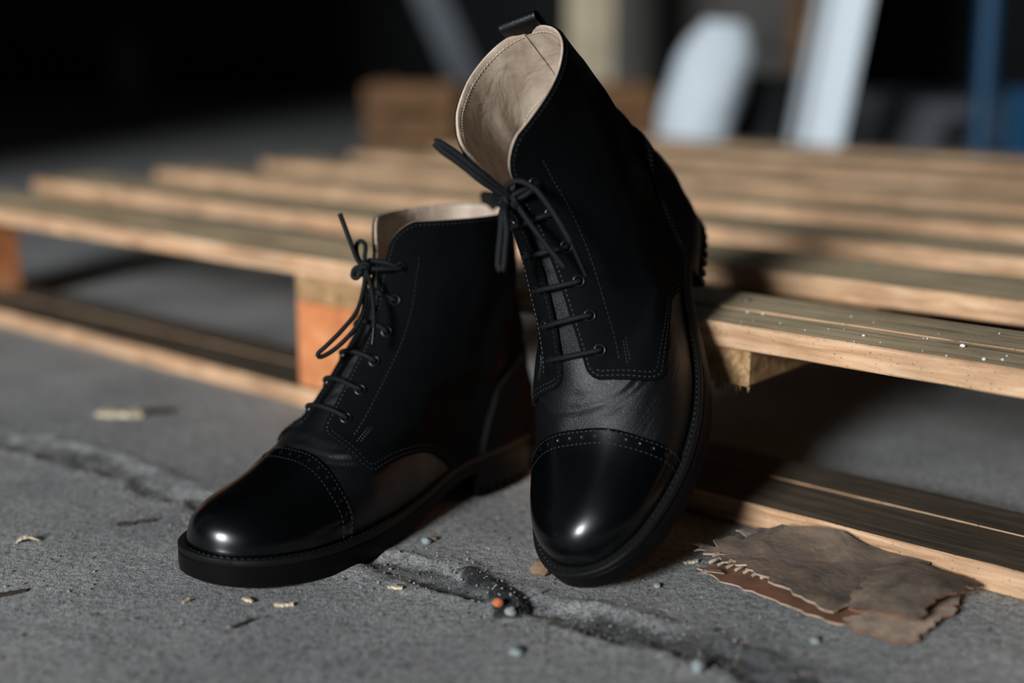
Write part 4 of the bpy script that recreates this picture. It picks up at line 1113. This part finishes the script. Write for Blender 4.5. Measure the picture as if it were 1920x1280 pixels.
# white channel profile leaning
Y = 2.95; ch = empty('white_channel', (at_col(1524, Y)-.012, Y, 0), (math.radians(-4), math.radians(9.5), 0)); tag(ch, 'tall white leaning channel profile behind the pallet', 'metal profile')
bxo('web', ch, (.112, .006, 1.7), 'white enamel', (0, .0, 0), bevel=.001)
for s in (-1, 1): bxo('flange', ch, (.006, .05, 1.7), 'white enamel', (s*.053, -.028, 0), bevel=.001)
bxo('centre_rib', ch, (.022, .012, 1.7), 'white enamel', (.006, -.009, 0), bevel=.002)
# grey sheets stacked at the back right
for k in range(4):
    o = bxo('metal_sheet', None, (.62 - .03*k, .9, .045), 'grey sheet metal', (at_col(1740, 3.9) + .01*k, 3.9, .046*k), (0, 0, .10 + .03*k), bevel=.003)
    tag(o, ['bottom', 'second from bottom', 'third from bottom', 'top'][k] + ' slab in the low stack of grey slabs at the back right', 'slab', 'grey slabs at the back right')
# dark bin between the sack and the channel
Y = 3.2; bn = empty('black_bin', (at_col(1432, Y), Y, 0)); tag(bn, 'dark plastic bin between the white sack and the white profile', 'bin')
V = []; F = []; n = 32; prof = [(.0, .0), (.078, 0), (.098, .24), (.104, .245), (.104, .258), (.094, .258), (.076, .01), (0, .01)]
for k in range(n):
    a = 2*PI*k/n
    for (r_, z_) in prof: V.append((r_*math.cos(a), r_*math.sin(a), z_))
for k in range(n):
    k2 = (k+1) % n
    for q in range(len(prof)-1): F.append((k*8+q, k2*8+q, k2*8+q+1, k*8+q+1))
link('body', fix_normals(np_mesh('body', V, F, True, 40)), MATS['black plastic'], bn)
v, f = tube([(.10*math.cos(a), -.03 + .0*a, .22 + .10*math.sin(a)) for a in np.linspace(0, PI, 20)], .003, 6); link('handle', np_mesh('handle', v, f), MATS['dark steel'], bn)
# blue hand truck
Y = 3.0; ht = empty('hand_truck', (at_col(1890, Y), Y, 0)); tag(ht, 'blue steel hand truck at the right edge of the picture', 'hand truck')
def tb(name, pts, r, mat, parent): v, f = tube(pts, r, 12); return link(name, np_mesh(name, v, f, True, 50), MATS[mat], parent)
for s in (-.050, .16): tb('upright', [(s, 0, .05), (s, .02, .6), (s, .06, 1.25)], .024, 'blue paint', ht)
for z in (.62, .9, 1.15): tb('cross_bar', [(-.05, .02 + (z-.05)*.03, z), (.16, .02 + (z-.05)*.03, z)], .014, 'blue paint', ht)
bxo('body_plate', ht, (.15, .05, .19), 'blue paint', (.072, 0, .04), bevel=.006); bxo('toe_plate', ht, (.30, .16, .012), 'blue paint', (.055, -.09, .012), bevel=.002)
for s in (-.075, .185):
    V = []; F = []
    for k in range(24):
        a = 2*PI*k/24
        for (r_, x_) in ((.02, -.02), (.07, -.022), (.078, -.012), (.078, .012), (.07, .022), (.02, .02)): V.append((s + x_, .075 + r_*math.cos(a), .0785 + r_*math.sin(a)))
    for k in range(24):
        k2 = (k+1) % 24
        for q in range(6): F.append((k*6+q, k2*6+q, k2*6+(q+1) % 6, k*6+(q+1) % 6))
    link('wheel', fix_normals(np_mesh('wheel', V, F, True, 40)), MATS['rubber tyre'], ht)
tb('axle', [(-.1, .075, .0785), (.21, .075, .0785)], .012, 'dark steel', ht)
# steel beam leaning in the dark on the left
Y = 4.2; bmn = empty('steel_beam', (at_col(905, Y) + .05, Y, 0), (0, math.radians(-24), 0)); tag(bmn, 'dark steel beam leaning at a slant in the background', 'beam')
bxo('web', bmn, (.012, .12, 2.2), 'dark steel', (0, 0, .03), bevel=.002)
for s in (-1, 1): bxo('flange', bmn, (.10, .012, 2.2), 'dark steel', (0, s*.06, .03), bevel=.002)
# grey canister far left
Y = 5.6; cn = empty('grey_canister', (at_col(238, Y), Y, 0)); tag(cn, 'dim grey canister standing far back on the left', 'canister')
V = []; F = []; prof = [(0, 0), (.07, 0), (.075, .01), (.075, .32), (.06, .36), (.03, .375), (.03, .40), (0, .40)]
for k in range(28):
    a = 2*PI*k/28
    for (r_, z_) in prof: V.append((r_*math.cos(a), r_*math.sin(a), z_))
for k in range(28):
    k2 = (k+1) % 28
    for q in range(7): F.append((k*8+q, k2*8+q, k2*8+q+1, k*8+q+1))
link('body', fix_normals(np_mesh('body', V, F, True, 40)), MATS['grey sheet metal'], cn)
tb('handle', [(-.05, 0, .35), (-.045, 0, .44), (.045, 0, .44), (.05, 0, .35)], .006, 'dark steel', cn)
# grey board panel standing behind the things on the right, with a brown batten against it
Y = 4.6; pn = empty('board_panel', (at_col(1330, Y), Y, 0)); tag(pn, 'grey board panel standing upright behind the white sack', 'panel')
bxo('sheet', pn, (.95, .02, 1.6), 'grey board', bevel=.002); bxo('batten', pn, (.06, .03, 1.6), 'brown offcut', (.30, -.026, 0), bevel=.002)
